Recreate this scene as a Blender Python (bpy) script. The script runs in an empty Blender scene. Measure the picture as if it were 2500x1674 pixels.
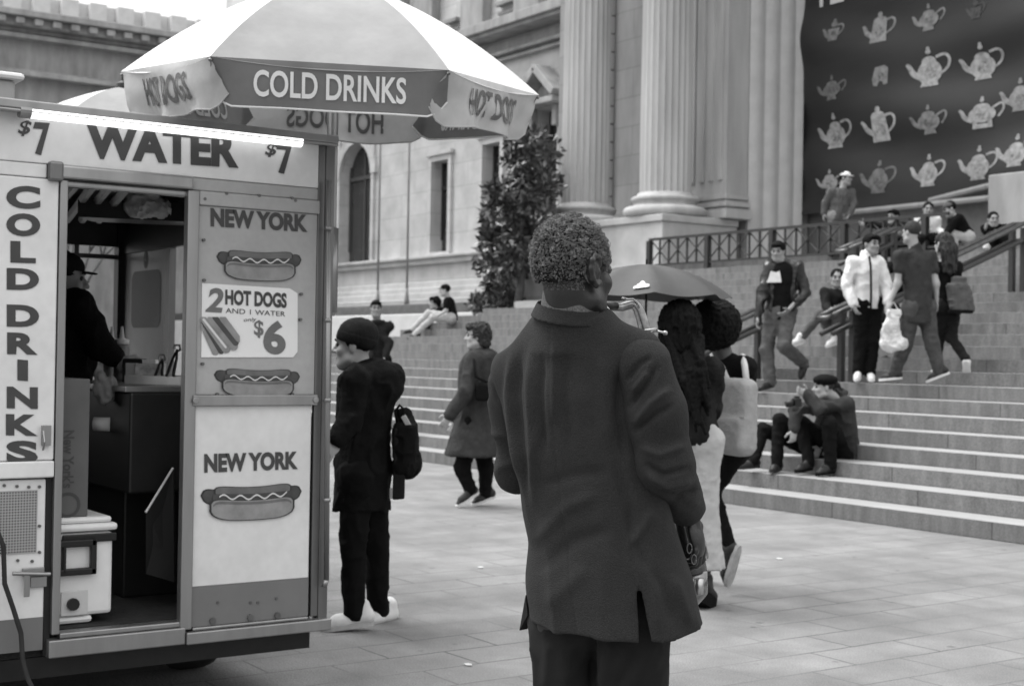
import bpy, bmesh, math, random
import numpy as np
from math import radians, sin, cos, pi, atan2
from mathutils import Matrix, Vector
random.seed(7); RNG = np.random.RandomState(11)
SC = bpy.context.scene
COL = SC.collection

# ------------------------------------------------------------------ camera
F = 3472.2; CX = 1250.0; CY = 837.0          # 50 mm lens on a 36 mm frame, in 2500 px units
YAW = radians(55.4); PITCH = atan2(31, F); ROLL = 0.017; EYE = 1.45
f0 = np.array([-sin(YAW), cos(YAW), 0]); r0 = np.array([cos(YAW), sin(YAW), 0]); UP = np.array([0, 0, 1.0])
cf = cos(PITCH)*f0 + sin(PITCH)*UP; u0 = -sin(PITCH)*f0 + cos(PITCH)*UP
cr = cos(ROLL)*r0 + sin(ROLL)*u0; cu = -sin(ROLL)*r0 + cos(ROLL)*u0
O = np.array([0, 0, EYE])
cam = bpy.data.cameras.new('camera'); camo = bpy.data.objects.new('camera', cam); COL.objects.link(camo)
cam.lens = 50; cam.sensor_width = 36; cam.clip_start = 0.05; cam.clip_end = 2000
camo.matrix_world = Matrix(((cr[0], cu[0], -cf[0], O[0]), (cr[1], cu[1], -cf[1], O[1]), (cr[2], cu[2], -cf[2], O[2]), (0, 0, 0, 1)))
cam.dof.use_dof = True; cam.dof.focus_distance = 3.9; cam.dof.aperture_fstop = 6.3
SC.camera = camo

# ------------------------------------------------------------------ light: pale overcast sky, soft sun from the far left
sun_to = (-0.85*r0 + 0.25*f0 + 1.7*UP); sun_to = sun_to/np.linalg.norm(sun_to)
SUN_EL = math.asin(sun_to[2])
w = bpy.data.worlds.new('World'); SC.world = w; w.use_nodes = True
nt = w.node_tree; nt.nodes.clear()
sky = nt.nodes.new('ShaderNodeTexSky'); sky.sky_type = 'NISHITA'; sky.sun_disc = False
sky.sun_elevation = SUN_EL; sky.sun_rotation = atan2(sun_to[0], sun_to[1])
sky.air_density = 1.6; sky.dust_density = 6.0; sky.ozone_density = 0.6
bw = nt.nodes.new('ShaderNodeRGBToBW')
gam = nt.nodes.new('ShaderNodeMath'); gam.operation = 'POWER'; gam.inputs[1].default_value = 0.30
mul = nt.nodes.new('ShaderNodeMath'); mul.operation = 'MULTIPLY'; mul.inputs[1].default_value = 7.8
bg = nt.nodes.new('ShaderNodeBackground'); bg.inputs['Strength'].default_value = 0.15
wo = nt.nodes.new('ShaderNodeOutputWorld')
nt.links.new(sky.outputs[0], bw.inputs[0]); nt.links.new(bw.outputs[0], gam.inputs[0]); nt.links.new(gam.outputs[0], mul.inputs[0])
stc = nt.nodes.new('ShaderNodeTexCoord'); sxyz = nt.nodes.new('ShaderNodeSeparateXYZ'); cie = nt.nodes.new('ShaderNodeMath'); cie.operation = 'MULTIPLY_ADD'
cie.inputs[1].default_value = .62; cie.inputs[2].default_value = .38; cie.use_clamp = True; cm2 = nt.nodes.new('ShaderNodeMath'); cm2.operation = 'MULTIPLY'   # an overcast sky is brightest overhead
nt.links.new(stc.outputs['Generated'], sxyz.inputs[0]); nt.links.new(sxyz.outputs['Z'], cie.inputs[0]); nt.links.new(cie.outputs[0], cm2.inputs[0]); nt.links.new(mul.outputs[0], cm2.inputs[1])
nt.links.new(cm2.outputs[0], bg.inputs['Color']); nt.links.new(bg.outputs[0], wo.inputs[0])
sl = bpy.data.lights.new('sun', 'SUN'); sl.energy = 1.9; sl.angle = radians(30); sl.color = (1, 1, 1)
so = bpy.data.objects.new('sun', sl); COL.objects.link(so)
so.rotation_euler = Vector(sun_to).to_track_quat('Z', 'Y').to_euler()
SC.view_settings.view_transform = 'Standard'; SC.view_settings.look = 'None'
SC.view_settings.gamma = 1.0; SC.view_settings.exposure = 0.55; SC.view_settings.use_curve_mapping = False

# ------------------------------------------------------------------ helpers: points
def ray(x, y): return cf + cr*(x-CX)/F - cu*(y-CY)/F
def at(x, y, d=None, X=None, Y=None, Z=None):
    v = ray(x, y)
    if d is not None: return O + v*d
    for i, n in enumerate((X, Y, Z)):
        if n is not None: return O + v*((n-O[i])/v[i])
def win(x0, y0, s): return lambda x, y, dd=0.0: (x0+x*s, y0+y*s, dd)
Z2 = win(0, 350, .3636); Z3 = win(1580, 400, .3928); Z4 = win(1580, 900, .4936); Z5 = win(1150, 480, .3316)
Z6 = win(1150, 1000, .43); Z7 = win(780, 680, .3636); Z8 = win(700, 1100, .3661); ZB = win(1900, 0, .3571)
FP = lambda x, y, dd=0.0: (x, y, dd)
def nrm(v): v = np.asarray(v, float); return v/(np.linalg.norm(v)+1e-12)

# ------------------------------------------------------------------ helpers: materials (all grey: the photograph is black and white)
def gm(name, v, rough=.8, nscale=8.0, namt=.12, bump=0.0, bscale=60.0, metal=0.0, spec=.3, stretch=None, detail=6.0, fine=0.0, fscale=300.0, sheen=0.0):
    m = bpy.data.materials.new(name); m.use_nodes = True
    t = m.node_tree; b = t.nodes['Principled BSDF']
    b.inputs['Roughness'].default_value = rough; b.inputs['Metallic'].default_value = metal
    b.inputs['Specular IOR Level'].default_value = spec*(.3 if name.split('_')[0] in ('cloth', 'jeans', 'suit', 'hair', 'denim', 'linen') else 1)
    if sheen: b.inputs['Sheen Weight'].default_value = sheen; b.inputs['Sheen Roughness'].default_value = .5
    tc = t.nodes.new('ShaderNodeTexCoord'); mp = t.nodes.new('ShaderNodeMapping')
    if stretch: mp.inputs['Scale'].default_value = stretch
    t.links.new(tc.outputs['Object'], mp.inputs['Vector'])
    n = t.nodes.new('ShaderNodeTexNoise'); n.inputs['Scale'].default_value = nscale; n.inputs['Detail'].default_value = detail
    n.inputs['Roughness'].default_value = .6
    t.links.new(mp.outputs[0], n.inputs['Vector'])
    r = t.nodes.new('ShaderNodeMapRange')
    r.inputs['From Min'].default_value = .3; r.inputs['From Max'].default_value = .7
    r.inputs['To Min'].default_value = v*(1-namt); r.inputs['To Max'].default_value = v*(1+namt)
    t.links.new(n.outputs['Fac'], r.inputs['Value'])
    out = r.outputs[0]
    if fine:
        n2 = t.nodes.new('ShaderNodeTexNoise'); n2.inputs['Scale'].default_value = fscale; n2.inputs['Detail'].default_value = 2
        t.links.new(tc.outputs['Object'], n2.inputs['Vector'])
        r2 = t.nodes.new('ShaderNodeMapRange'); r2.inputs['From Min'].default_value = .25; r2.inputs['From Max'].default_value = .75
        r2.inputs['To Min'].default_value = 1-fine; r2.inputs['To Max'].default_value = 1+fine
        t.links.new(n2.outputs['Fac'], r2.inputs['Value'])
        mm = t.nodes.new('ShaderNodeMath'); mm.operation = 'MULTIPLY'
        t.links.new(out, mm.inputs[0]); t.links.new(r2.outputs[0], mm.inputs[1]); out = mm.outputs[0]
    t.links.new(out, b.inputs['Base Color'])
    if bump:
        nb = t.nodes.new('ShaderNodeTexNoise'); nb.inputs['Scale'].default_value = bscale; nb.inputs['Detail'].default_value = 4
        t.links.new(mp.outputs[0], nb.inputs['Vector'])
        bu = t.nodes.new('ShaderNodeBump'); bu.inputs['Strength'].default_value = bump; bu.inputs['Distance'].default_value = .01
        t.links.new(nb.outputs['Fac'], bu.inputs['Height']); t.links.new(bu.outputs[0], b.inputs['Normal'])
    return m
def glow(name, s):
    m = bpy.data.materials.new(name); m.use_nodes = True
    b = m.node_tree.nodes['Principled BSDF']; b.inputs['Base Color'].default_value = (.9, .9, .9, 1)
    b.inputs['Emission Color'].default_value = (1, 1, 1, 1); b.inputs['Emission Strength'].default_value = s
    return m
def pane_mat(name, dark=1.0, refl=.12):
    m = bpy.data.materials.new(name); m.use_nodes = True; t = m.node_tree; t.nodes.clear()
    o = t.nodes.new('ShaderNodeOutputMaterial'); mx = t.nodes.new('ShaderNodeMixShader')
    tr = t.nodes.new('ShaderNodeBsdfTransparent'); tr.inputs[0].default_value = (dark, dark, dark, 1)
    gl = t.nodes.new('ShaderNodeBsdfGlossy'); gl.inputs['Roughness'].default_value = .04; gl.inputs[0].default_value = (.8, .8, .8, 1)
    mx.inputs[0].default_value = refl
    t.links.new(tr.outputs[0], mx.inputs[1]); t.links.new(gl.outputs[0], mx.inputs[2]); t.links.new(mx.outputs[0], o.inputs[0])
    return m
def cloth_trans(name, v, tr=.3, namt=.08):
    m = gm(name, v, .85, 5, namt, bump=.25, bscale=18)
    t = m.node_tree; b = t.nodes['Principled BSDF']; o = t.nodes['Material Output']
    tl = t.nodes.new('ShaderNodeBsdfTranslucent'); tl.inputs[0].default_value = (v, v, v, 1)
    mx = t.nodes.new('ShaderNodeMixShader'); mx.inputs[0].default_value = tr
    t.links.new(b.outputs[0], mx.inputs[1]); t.links.new(tl.outputs[0], mx.inputs[2]); t.links.new(mx.outputs[0], o.inputs[0])
    return m

# ------------------------------------------------------------------ helpers: objects
def tag(o, label=None, cat=None, group=None, kind=None):
    if label: o['label'] = label
    if cat: o['category'] = cat
    if group: o['group'] = group
    if kind: o['kind'] = kind
    return o
def thing(name, loc, label, cat, group=None):
    o = bpy.data.objects.new(name, None); COL.objects.link(o); o.location = tuple(float(a) for a in loc)
    o.empty_display_size = .2
    return tag(o, label, cat, group)
def wloc(o):
    l = np.array(o.location, float)
    while o.parent is not None: o = o.parent; l = l + np.array(o.location, float)
    return l
def mesh_obj(name, V, Fs, mat, parent=None, smooth=False, origin=None, midx=None):
    V = np.asarray(V, float).reshape(-1, 3)
    base = wloc(parent) if parent is not None else np.zeros(3)
    org = np.zeros(3) if (parent is not None or origin is None) else np.asarray(origin, float)
    me = bpy.data.meshes.new(name)
    me.from_pydata((V-base-org).tolist(), [], [tuple(int(i) for i in f) for f in Fs])
    for mm in (mat if isinstance(mat, (list, tuple)) else [mat]): me.materials.append(mm)
    if midx is not None: me.polygons.foreach_set('material_index', np.asarray(midx, 'i'))
    if smooth: me.polygons.foreach_set('use_smooth', [True]*len(me.polygons))
    me.update()
    o = bpy.data.objects.new(name, me); COL.objects.link(o)
    if parent is not None: o.parent = parent
    else: o.location = tuple(org)
    return o
class MB:
    def __init__(s): s.v = []; s.f = []; s.m = []; s.n = 0
    def add(s, V, Fs, mi=0):
        V = np.asarray(V, float).reshape(-1, 3); s.v.append(V)
        for f in Fs: s.f.append(tuple(int(i)+s.n for i in f)); s.m.append(mi)
        s.n += len(V); return s
    def box(s, a, b, mi=0):
        x0, y0, z0 = np.minimum(a, b); x1, y1, z1 = np.maximum(a, b)
        return s.add([(x0,y0,z0),(x1,y0,z0),(x1,y1,z0),(x0,y1,z0),(x0,y0,z1),(x1,y0,z1),(x1,y1,z1),(x0,y1,z1)],
                     [(0,3,2,1),(4,5,6,7),(0,1,5,4),(1,2,6,5),(2,3,7,6),(3,0,4,7)], mi)
    def obox(s, c, ax, ay, az, mi=0):
        c = np.asarray(c, float); ax, ay, az = (np.asarray(q, float) for q in (ax, ay, az))
        P = [c+i*ax+j*ay+k*az for k in (-1, 1) for (i, j) in ((-1,-1),(1,-1),(1,1),(-1,1))]
        return s.add(P, [(0,3,2,1),(4,5,6,7),(0,1,5,4),(1,2,6,5),(2,3,7,6),(3,0,4,7)], mi)
    def tube(s, pts, r, n=10, mi=0, caps=True):
        pts = [np.asarray(p, float) for p in pts]; m = len(pts)
        rr = r if isinstance(r, (list, tuple, np.ndarray)) else [r]*m
        t0 = nrm(pts[1]-pts[0]); a = nrm(np.cross(t0, UP if abs(t0[2]) < .95 else np.array([1., 0, 0])))
        V = []
        for i, p in enumerate(pts):
            t = nrm(pts[min(i+1, m-1)]-pts[max(i-1, 0)]); a = nrm(a-t*np.dot(a, t)); b = np.cross(t, a)
            for j in range(n):
                g = 2*pi*j/n; V.append(p+rr[i]*(cos(g)*a+sin(g)*b))
        Fs = [(i*n+j, i*n+(j+1) % n, (i+1)*n+(j+1) % n, (i+1)*n+j) for i in range(m-1) for j in range(n)]
        if caps: Fs += [tuple(range(n-1, -1, -1)), tuple((m-1)*n+j for j in range(n))]
        return s.add(V, Fs, mi)
    def lathe(s, c, prof, n=32, mi=0, axis=UP, flute=None):
        c = np.asarray(c, float); w_ = nrm(axis); a = nrm(np.cross(w_, (1, 0, 0) if abs(w_[0]) < .9 else (0, 1, 0))); b = np.cross(w_, a)
        V = []
        for (r, h) in prof:
            for j in range(n):
                g = 2*pi*j/n; rr = r*(flute(j) if flute else 1); V.append(c+w_*h+rr*(cos(g)*a+sin(g)*b))
        m = len(prof)
        Fs = [(i*n+j, i*n+(j+1) % n, (i+1)*n+(j+1) % n, (i+1)*n+j) for i in range(m-1) for j in range(n)]
        Fs += [tuple(range(n-1, -1, -1)), tuple((m-1)*n+j for j in range(n))]
        return s.add(V, Fs, mi)
    def sheet(s, fn, nu, nv, mi=0):
        V = [fn(i/nu, j/nv) for j in range(nv+1) for i in range(nu+1)]; q = nu+1
        return s.add(V, [(j*q+i, j*q+i+1, (j+1)*q+i+1, (j+1)*q+i) for j in range(nv) for i in range(nu)], mi)
    def poly(s, P2, org, ux, uy, t, mi=0):
        """flat shape P2 (list of 2-D points) on the frame org/ux/uy, thickness t towards ux x uy"""
        org, ux, uy = (np.asarray(q, float) for q in (org, ux, uy)); nn = nrm(np.cross(ux, uy)); k = len(P2)
        A = [org+p[0]*ux+p[1]*uy for p in P2]; B = [q+nn*t for q in A]
        return s.add(A+B, [tuple(range(k-1, -1, -1)), tuple(range(k, 2*k))]+[(i, (i+1) % k, k+(i+1) % k, k+i) for i in range(k)], mi)
    def build(s, name, mat, parent=None, smooth=False, bevel=0.0, origin=None):
        o = mesh_obj(name, np.concatenate(s.v), s.f, mat, parent, smooth, origin, s.m)
        if bevel:
            b = o.modifiers.new('bevel', 'BEVEL'); b.width = bevel; b.segments = 2; b.limit_method = 'ANGLE'; b.angle_limit = radians(40)
        return o

# ------------------------------------------------------------------ helpers: lettering
_tc = {}
def glyphs(txt, bold=0.0, shear=0.0, space=1.0):
    key = (txt, bold, shear, space)
    if key in _tc: return _tc[key]
    c = bpy.data.curves.new('t', 'FONT'); c.body = txt; c.offset = bold; c.shear = shear; c.space_character = space; c.fill_mode = 'FRONT'; c.resolution_u = 5
    o = bpy.data.objects.new('t', c); COL.objects.link(o)
    dg = bpy.context.evaluated_depsgraph_get(); me = bpy.data.meshes.new_from_object(o.evaluated_get(dg))
    V = np.array([v.co[:] for v in me.vertices]); Fs = [tuple(p.vertices) for p in me.polygons]
    bpy.data.objects.remove(o); bpy.data.curves.remove(c); bpy.data.meshes.remove(me)
    lo = V.min(0); hi = V.max(0); V[:, :2] = (V[:, :2]-lo[:2])/(hi[:2]-lo[:2])
    _tc[key] = (V[:, :2].copy(), Fs); return _tc[key]
def letter(mb, txt, fn, bold=.02, shear=0.0, mi=0, space=1.0):
    V, Fs = glyphs(txt, bold, shear, space); mb.add([fn(u, v) for u, v in V], Fs, mi); return mb

def chaikin(pts, n=2):
    pts = [np.array(p, float) for p in pts]
    for _ in range(n):
        q = [pts[0]]
        for a, b in zip(pts[:-1], pts[1:]): q += [a*.75+b*.25, a*.25+b*.75]
        pts = q+[pts[-1]]
    return pts
# ------------------------------------------------------------------ helpers: smooth solids (blended signed distances meshed with surface nets)
def _hash(ix, iy, iz, seed):
    h = (ix*374761393+iy*668265263+iz*2147483647+seed*974634777).astype(np.int64) & 0xffffffff
    h = ((h ^ (h >> 13))*1274126177) & 0xffffffff
    return ((h ^ (h >> 16)) & 0xffff)/65535.0
def vnoise(P, scale, seed=1):
    q = np.asarray(P)*scale; i = np.floor(q).astype(np.int64); f = q-i; f = f*f*(3-2*f); r = 0
    for dx in (0, 1):
        for dy in (0, 1):
            for dz in (0, 1):
                wgt = (f[..., 0] if dx else 1-f[..., 0])*(f[..., 1] if dy else 1-f[..., 1])*(f[..., 2] if dz else 1-f[..., 2])
                r = r+wgt*_hash(i[..., 0]+dx, i[..., 1]+dy, i[..., 2]+dz, seed)
    return r
class Solid:
    def __init__(s, k=.03): s.p = []; s.k = k; s.ridge = None
    def cap(s, a, b, ra, rb=None, k=None, flat=None, op='+'):
        a = np.asarray(a, float); b = np.asarray(b, float); rb = ra if rb is None else rb
        R = max(ra, rb); fl = flat
        def fn(P):
            A, B, Q = a, b, P
            sc = 1.0
            if fl is not None:
                n, q = fl; n = nrm(n); g = 1/q-1; m = (a+b)/2
                Q = P+((P-m)@n)[..., None]*g*n; A = a+((a-m)@n)*g*n; B = b+((b-m)@n)*g*n; sc = min(1, .5+.5*q)
            ab = B-A; L = ab@ab+1e-12
            t = np.clip(((Q-A)@ab)/L, 0, 1)
            return (np.linalg.norm(Q-A-t[..., None]*ab, axis=-1)-(ra+(rb-ra)*t))*sc
        s.p.append((fn, np.minimum(a, b)-R, np.maximum(a, b)+R, k or s.k, op)); return s
    def cone(s, a, b, ra, rb, k=None, op='+'):
        a = np.asarray(a, float); b = np.asarray(b, float); L = np.linalg.norm(b-a); w_ = (b-a)/L; R = max(ra, rb)
        def fn(P):
            t = (P-a)@w_; q = np.linalg.norm(P-a-t[..., None]*w_, axis=-1)-(ra+(rb-ra)*np.clip(t/L, 0, 1)); h = np.abs(t-L/2)-L/2
            return np.minimum(np.maximum(q, h), 0)+np.hypot(np.maximum(q, 0), np.maximum(h, 0))
        s.p.append((fn, np.minimum(a, b)-R, np.maximum(a, b)+R, k or s.k, op)); return s
    def ell(s, c, r, ax=None, k=None, op='+'):
        c = np.asarray(c, float); r = np.asarray(r if np.ndim(r) else [r]*3, float)
        M = np.eye(3) if ax is None else np.array([nrm(q) for q in ax]); R = r.max(); rm = r.min()
        def fn(P):
            q = (P-c)@M.T/r; l = np.linalg.norm(q, axis=-1)
            l2 = np.linalg.norm(q/r, axis=-1)+1e-9
            return l*(l-1)/l2
        s.p.append((fn, c-R, c+R, k or s.k, op)); return s
    def box(s, c, h, ax=None, rnd=.01, k=None, op='+'):
        c = np.asarray(c, float); h = np.asarray(h, float); M = np.eye(3) if ax is None else np.array([nrm(q) for q in ax]); R = np.linalg.norm(h)
        def fn(P):
            q = np.abs((P-c)@M.T)-(h-rnd)
            return np.linalg.norm(np.maximum(q, 0), axis=-1)+np.minimum(q.max(-1), 0)-rnd
        s.p.append((fn, c-R, c+R, k or s.k, op)); return s
    def half(s, c, n):
        """cut away everything on the n side of the plane through c"""
        c = np.asarray(c, float); n = nrm(n); s.p.append((lambda P: -((P-c)@n), None, None, .004, '-')); return s
    def wrinkle(s, amp, scale, seed=1, stretch=(1, 1, 1), ridged=True):
        s.ridge = (s.ridge or [])+[(amp, scale, seed, np.array(stretch), ridged)]; return s
    def mesh(s, res):
        lo = np.min([p[1] for p in s.p if p[4] == '+'], 0)-3*res-.01; hi = np.max([p[2] for p in s.p if p[4] == '+'], 0)+3*res+.01
        N = np.ceil((hi-lo)/res).astype(int)+1
        axs = [lo[i]+res*np.arange(N[i]) for i in range(3)]
        D = np.full(N, 1.0, np.float32)
        for fn, a, b, k, op in s.p:
            if a is None: sl_ = (slice(None),)*3
            else:
                m = k+2*res+.015
                i0 = np.clip(np.floor((a-m-lo)/res).astype(int), 0, N-1); i1 = np.clip(np.ceil((b+m-lo)/res).astype(int)+1, 1, N)
                if (i1 <= i0).any(): continue
                sl_ = tuple(slice(i0[q], i1[q]) for q in range(3))
            G = np.stack(np.meshgrid(*[axs[q][sl_[q]] for q in range(3)], indexing='ij'), -1)
            d = fn(G); e = D[sl_]
            if op == '+':
                h = np.clip(.5+.5*(e-d)/k, 0, 1); D[sl_] = e*(1-h)+d*h-k*h*(1-h)
            else:
                d = -d; h = np.clip(.5-.5*(e-d)/k, 0, 1); D[sl_] = e*(1-h)+d*h+k*h*(1-h) if k > .005 else np.maximum(e, d)
        if s.ridge:
            idx = np.argwhere(np.abs(D) < 3*res+.02)
            P = lo+res*idx; add = 0
            for amp, sc, seed, st, rg in s.ridge:
                n = vnoise(P*st, sc, seed)
                if rg: n = (1-np.abs(2*n-1))**2
                add = add+amp*(n-.5)
            D[tuple(idx.T)] -= add
        return nets(D, lo, res)
def nets(D, lo, res):
    S = D < 0; n0, n1, n2 = D.shape
    c = np.zeros((n0-1, n1-1, n2-1), np.int8)
    for dx in (0, 1):
        for dy in (0, 1):
            for dz in (0, 1): c += S[dx:n0-1+dx, dy:n1-1+dy, dz:n2-1+dz]
    cells = np.argwhere((c > 0) & (c < 8))
    idx = np.full(c.shape, -1, np.int64); idx[tuple(cells.T)] = np.arange(len(cells))
    acc = np.zeros((len(cells), 3)); cnt = np.zeros(len(cells))
    for axd in range(3):
        o1, o2 = [q for q in range(3) if q != axd]
        for u in (0, 1):
            for v in (0, 1):
                a = cells.copy(); a[:, o1] += u; a[:, o2] += v; b = a.copy(); b[:, axd] += 1
                da = D[tuple(a.T)]; db = D[tuple(b.T)]; m = (da < 0) != (db < 0)
                t = np.where(m, da/np.where(m, da-db, 1), 0)
                p = (a-cells).astype(float); p[:, axd] += t
                acc[m] += p[m]; cnt[m] += 1
    V = lo+res*(cells+acc/np.maximum(cnt, 1)[:, None])
    Fs = []
    for axd in range(3):
        o1, o2 = (axd+1) % 3, (axd+2) % 3
        a = S.take(range(S.shape[axd]-1), axd); b = S.take(range(1, S.shape[axd]), axd)
        e = np.argwhere(a != b)
        e = e[(e[:, o1] > 0) & (e[:, o2] > 0) & (e[:, o1] < S.shape[o1]-1) & (e[:, o2] < S.shape[o2]-1)]
        ins = S[tuple(e.T)]
        q = []
        for u, v in ((-1, -1), (0, -1), (0, 0), (-1, 0)):
            g = e.copy(); g[:, o1] += u; g[:, o2] += v; q.append(idx[tuple(g.T)])
        q = np.stack(q, 1); q[~ins] = q[~ins][:, ::-1]; Fs.append(q)
    Fs = np.concatenate(Fs); return V, Fs[(Fs >= 0).all(1)]
def solid_obj(name, sol, res, mat, parent=None, origin=None):
    parts = sol if isinstance(sol, list) else [(sol, res)]
    Vs = []; Fs = []; n = 0
    for s_, r_ in parts:
        V, Fc = s_.mesh(r_); Vs.append(V); Fs.append(Fc+n); n += len(V)
    return mesh_obj(name, np.concatenate(Vs), np.concatenate(Fs), mat, parent, True, origin)

# ================================================================== the setting
def paver_mat():
    m = gm('pavers', .18, .85, 2.2, .2, bump=.5, bscale=60, fine=.34, fscale=140)
    t = m.node_tree; b = t.nodes['Principled BSDF']; lk = b.inputs['Base Color'].links[0].from_socket
    tc = t.nodes.new('ShaderNodeTexCoord'); mp = t.nodes.new('ShaderNodeMapping'); mp.inputs['Rotation'].default_value = (0, 0, pi/2)
    wn = t.nodes.new('ShaderNodeTexNoise'); wn.inputs['Scale'].default_value = 3; ad = t.nodes.new('ShaderNodeVectorMath'); ad.operation = 'MULTIPLY_ADD'
    ad.inputs[1].default_value = (.03, .03, 0)
    t.links.new(tc.outputs['Object'], wn.inputs['Vector']); t.links.new(wn.outputs['Color'], ad.inputs[0]); t.links.new(tc.outputs['Object'], ad.inputs[2])
    t.links.new(ad.outputs[0], mp.inputs['Vector'])
    br = t.nodes.new('ShaderNodeTexBrick'); br.inputs['Scale'].default_value = 1; br.inputs['Brick Width'].default_value = .62; br.inputs['Row Height'].default_value = .31
    br.inputs['Mortar Size'].default_value = .007; br.inputs['Mortar Smooth'].default_value = .3
    br.inputs['Color1'].default_value = (.95, .95, .95, 1); br.inputs['Color2'].default_value = (1.04, 1.04, 1.04, 1); br.inputs['Mortar'].default_value = (1, 1, 1, 1)
    t.links.new(mp.outputs[0], br.inputs['Vector'])
    jn = t.nodes.new('ShaderNodeTexNoise'); jn.inputs['Scale'].default_value = 1.1; jn.inputs['Detail'].default_value = 3; t.links.new(tc.outputs['Object'], jn.inputs['Vector'])
    jr = t.nodes.new('ShaderNodeMapRange'); jr.inputs['From Min'].default_value = .38; jr.inputs['From Max'].default_value = .62; jr.inputs['To Min'].default_value = .08; jr.inputs['To Max'].default_value = .62
    t.links.new(jn.outputs['Fac'], jr.inputs['Value'])
    jf = t.nodes.new('ShaderNodeMath'); jf.operation = 'MULTIPLY'; t.links.new(br.outputs['Fac'], jf.inputs[0]); t.links.new(jr.outputs[0], jf.inputs[1])
    sb = t.nodes.new('ShaderNodeMath'); sb.operation = 'SUBTRACT'; sb.inputs[0].default_value = 1; t.links.new(jf.outputs[0], sb.inputs[1])
    m1 = t.nodes.new('ShaderNodeMath'); m1.operation = 'MULTIPLY'; t.links.new(lk, m1.inputs[0]); t.links.new(sb.outputs[0], m1.inputs[1])
    m2 = t.nodes.new('ShaderNodeMix'); m2.data_type = 'RGBA'; m2.blend_type = 'MULTIPLY'; m2.inputs[0].default_value = 1
    t.links.new(m1.outputs[0], m2.inputs[6]); t.links.new(br.outputs['Color'], m2.inputs[7]); # worn gum spots and blotchy dirt
    vo = t.nodes.new('ShaderNodeTexVoronoi'); vo.inputs['Scale'].default_value = 2.6; t.links.new(tc.outputs['Object'], vo.inputs['Vector'])
    vr = t.nodes.new('ShaderNodeMapRange'); vr.inputs['From Min'].default_value = .045; vr.inputs['From Max'].default_value = .075; vr.inputs['To Min'].default_value = .62; vr.inputs['To Max'].default_value = 1; t.links.new(vo.outputs['Distance'], vr.inputs['Value'])
    bn_ = t.nodes.new('ShaderNodeTexNoise'); bn_.inputs['Scale'].default_value = .55; bn_.inputs['Detail'].default_value = 5; t.links.new(tc.outputs['Object'], bn_.inputs['Vector'])
    br_ = t.nodes.new('ShaderNodeMapRange'); br_.inputs['From Min'].default_value = .35; br_.inputs['From Max'].default_value = .65; br_.inputs['To Min'].default_value = .84; br_.inputs['To Max'].default_value = 1.12; t.links.new(bn_.outputs['Fac'], br_.inputs['Value'])
    mz = t.nodes.new('ShaderNodeMath'); mz.operation = 'MULTIPLY'; t.links.new(vr.outputs[0], mz.inputs[0]); t.links.new(br_.outputs[0], mz.inputs[1])
    m3 = t.nodes.new('ShaderNodeMix'); m3.data_type = 'RGBA'; m3.blend_type = 'MULTIPLY'; m3.inputs[0].default_value = 1
    t.links.new(m2.outputs[2], m3.inputs[6]); t.links.new(mz.outputs[0], m3.inputs[7]); t.links.new(m3.outputs[2], b.inputs['Base Color'])
    return m
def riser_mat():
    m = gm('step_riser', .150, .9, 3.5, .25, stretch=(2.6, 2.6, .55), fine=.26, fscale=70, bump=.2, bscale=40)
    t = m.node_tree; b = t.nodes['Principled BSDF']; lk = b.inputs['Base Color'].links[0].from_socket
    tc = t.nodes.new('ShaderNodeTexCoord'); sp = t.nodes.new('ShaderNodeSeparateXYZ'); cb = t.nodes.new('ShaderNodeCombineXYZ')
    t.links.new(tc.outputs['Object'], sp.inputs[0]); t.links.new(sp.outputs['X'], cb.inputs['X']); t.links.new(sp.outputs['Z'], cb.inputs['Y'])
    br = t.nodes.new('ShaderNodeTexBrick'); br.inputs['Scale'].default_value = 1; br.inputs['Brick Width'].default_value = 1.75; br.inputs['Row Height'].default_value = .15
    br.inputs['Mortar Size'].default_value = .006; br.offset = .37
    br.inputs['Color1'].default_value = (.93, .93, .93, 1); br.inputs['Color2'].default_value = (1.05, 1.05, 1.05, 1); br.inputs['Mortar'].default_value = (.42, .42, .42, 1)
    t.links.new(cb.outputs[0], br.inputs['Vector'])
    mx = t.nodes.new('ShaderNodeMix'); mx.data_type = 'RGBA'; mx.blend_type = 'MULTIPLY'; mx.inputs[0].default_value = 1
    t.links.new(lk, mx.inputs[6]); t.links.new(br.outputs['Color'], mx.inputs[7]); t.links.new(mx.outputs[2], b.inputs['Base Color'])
    return m
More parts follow.
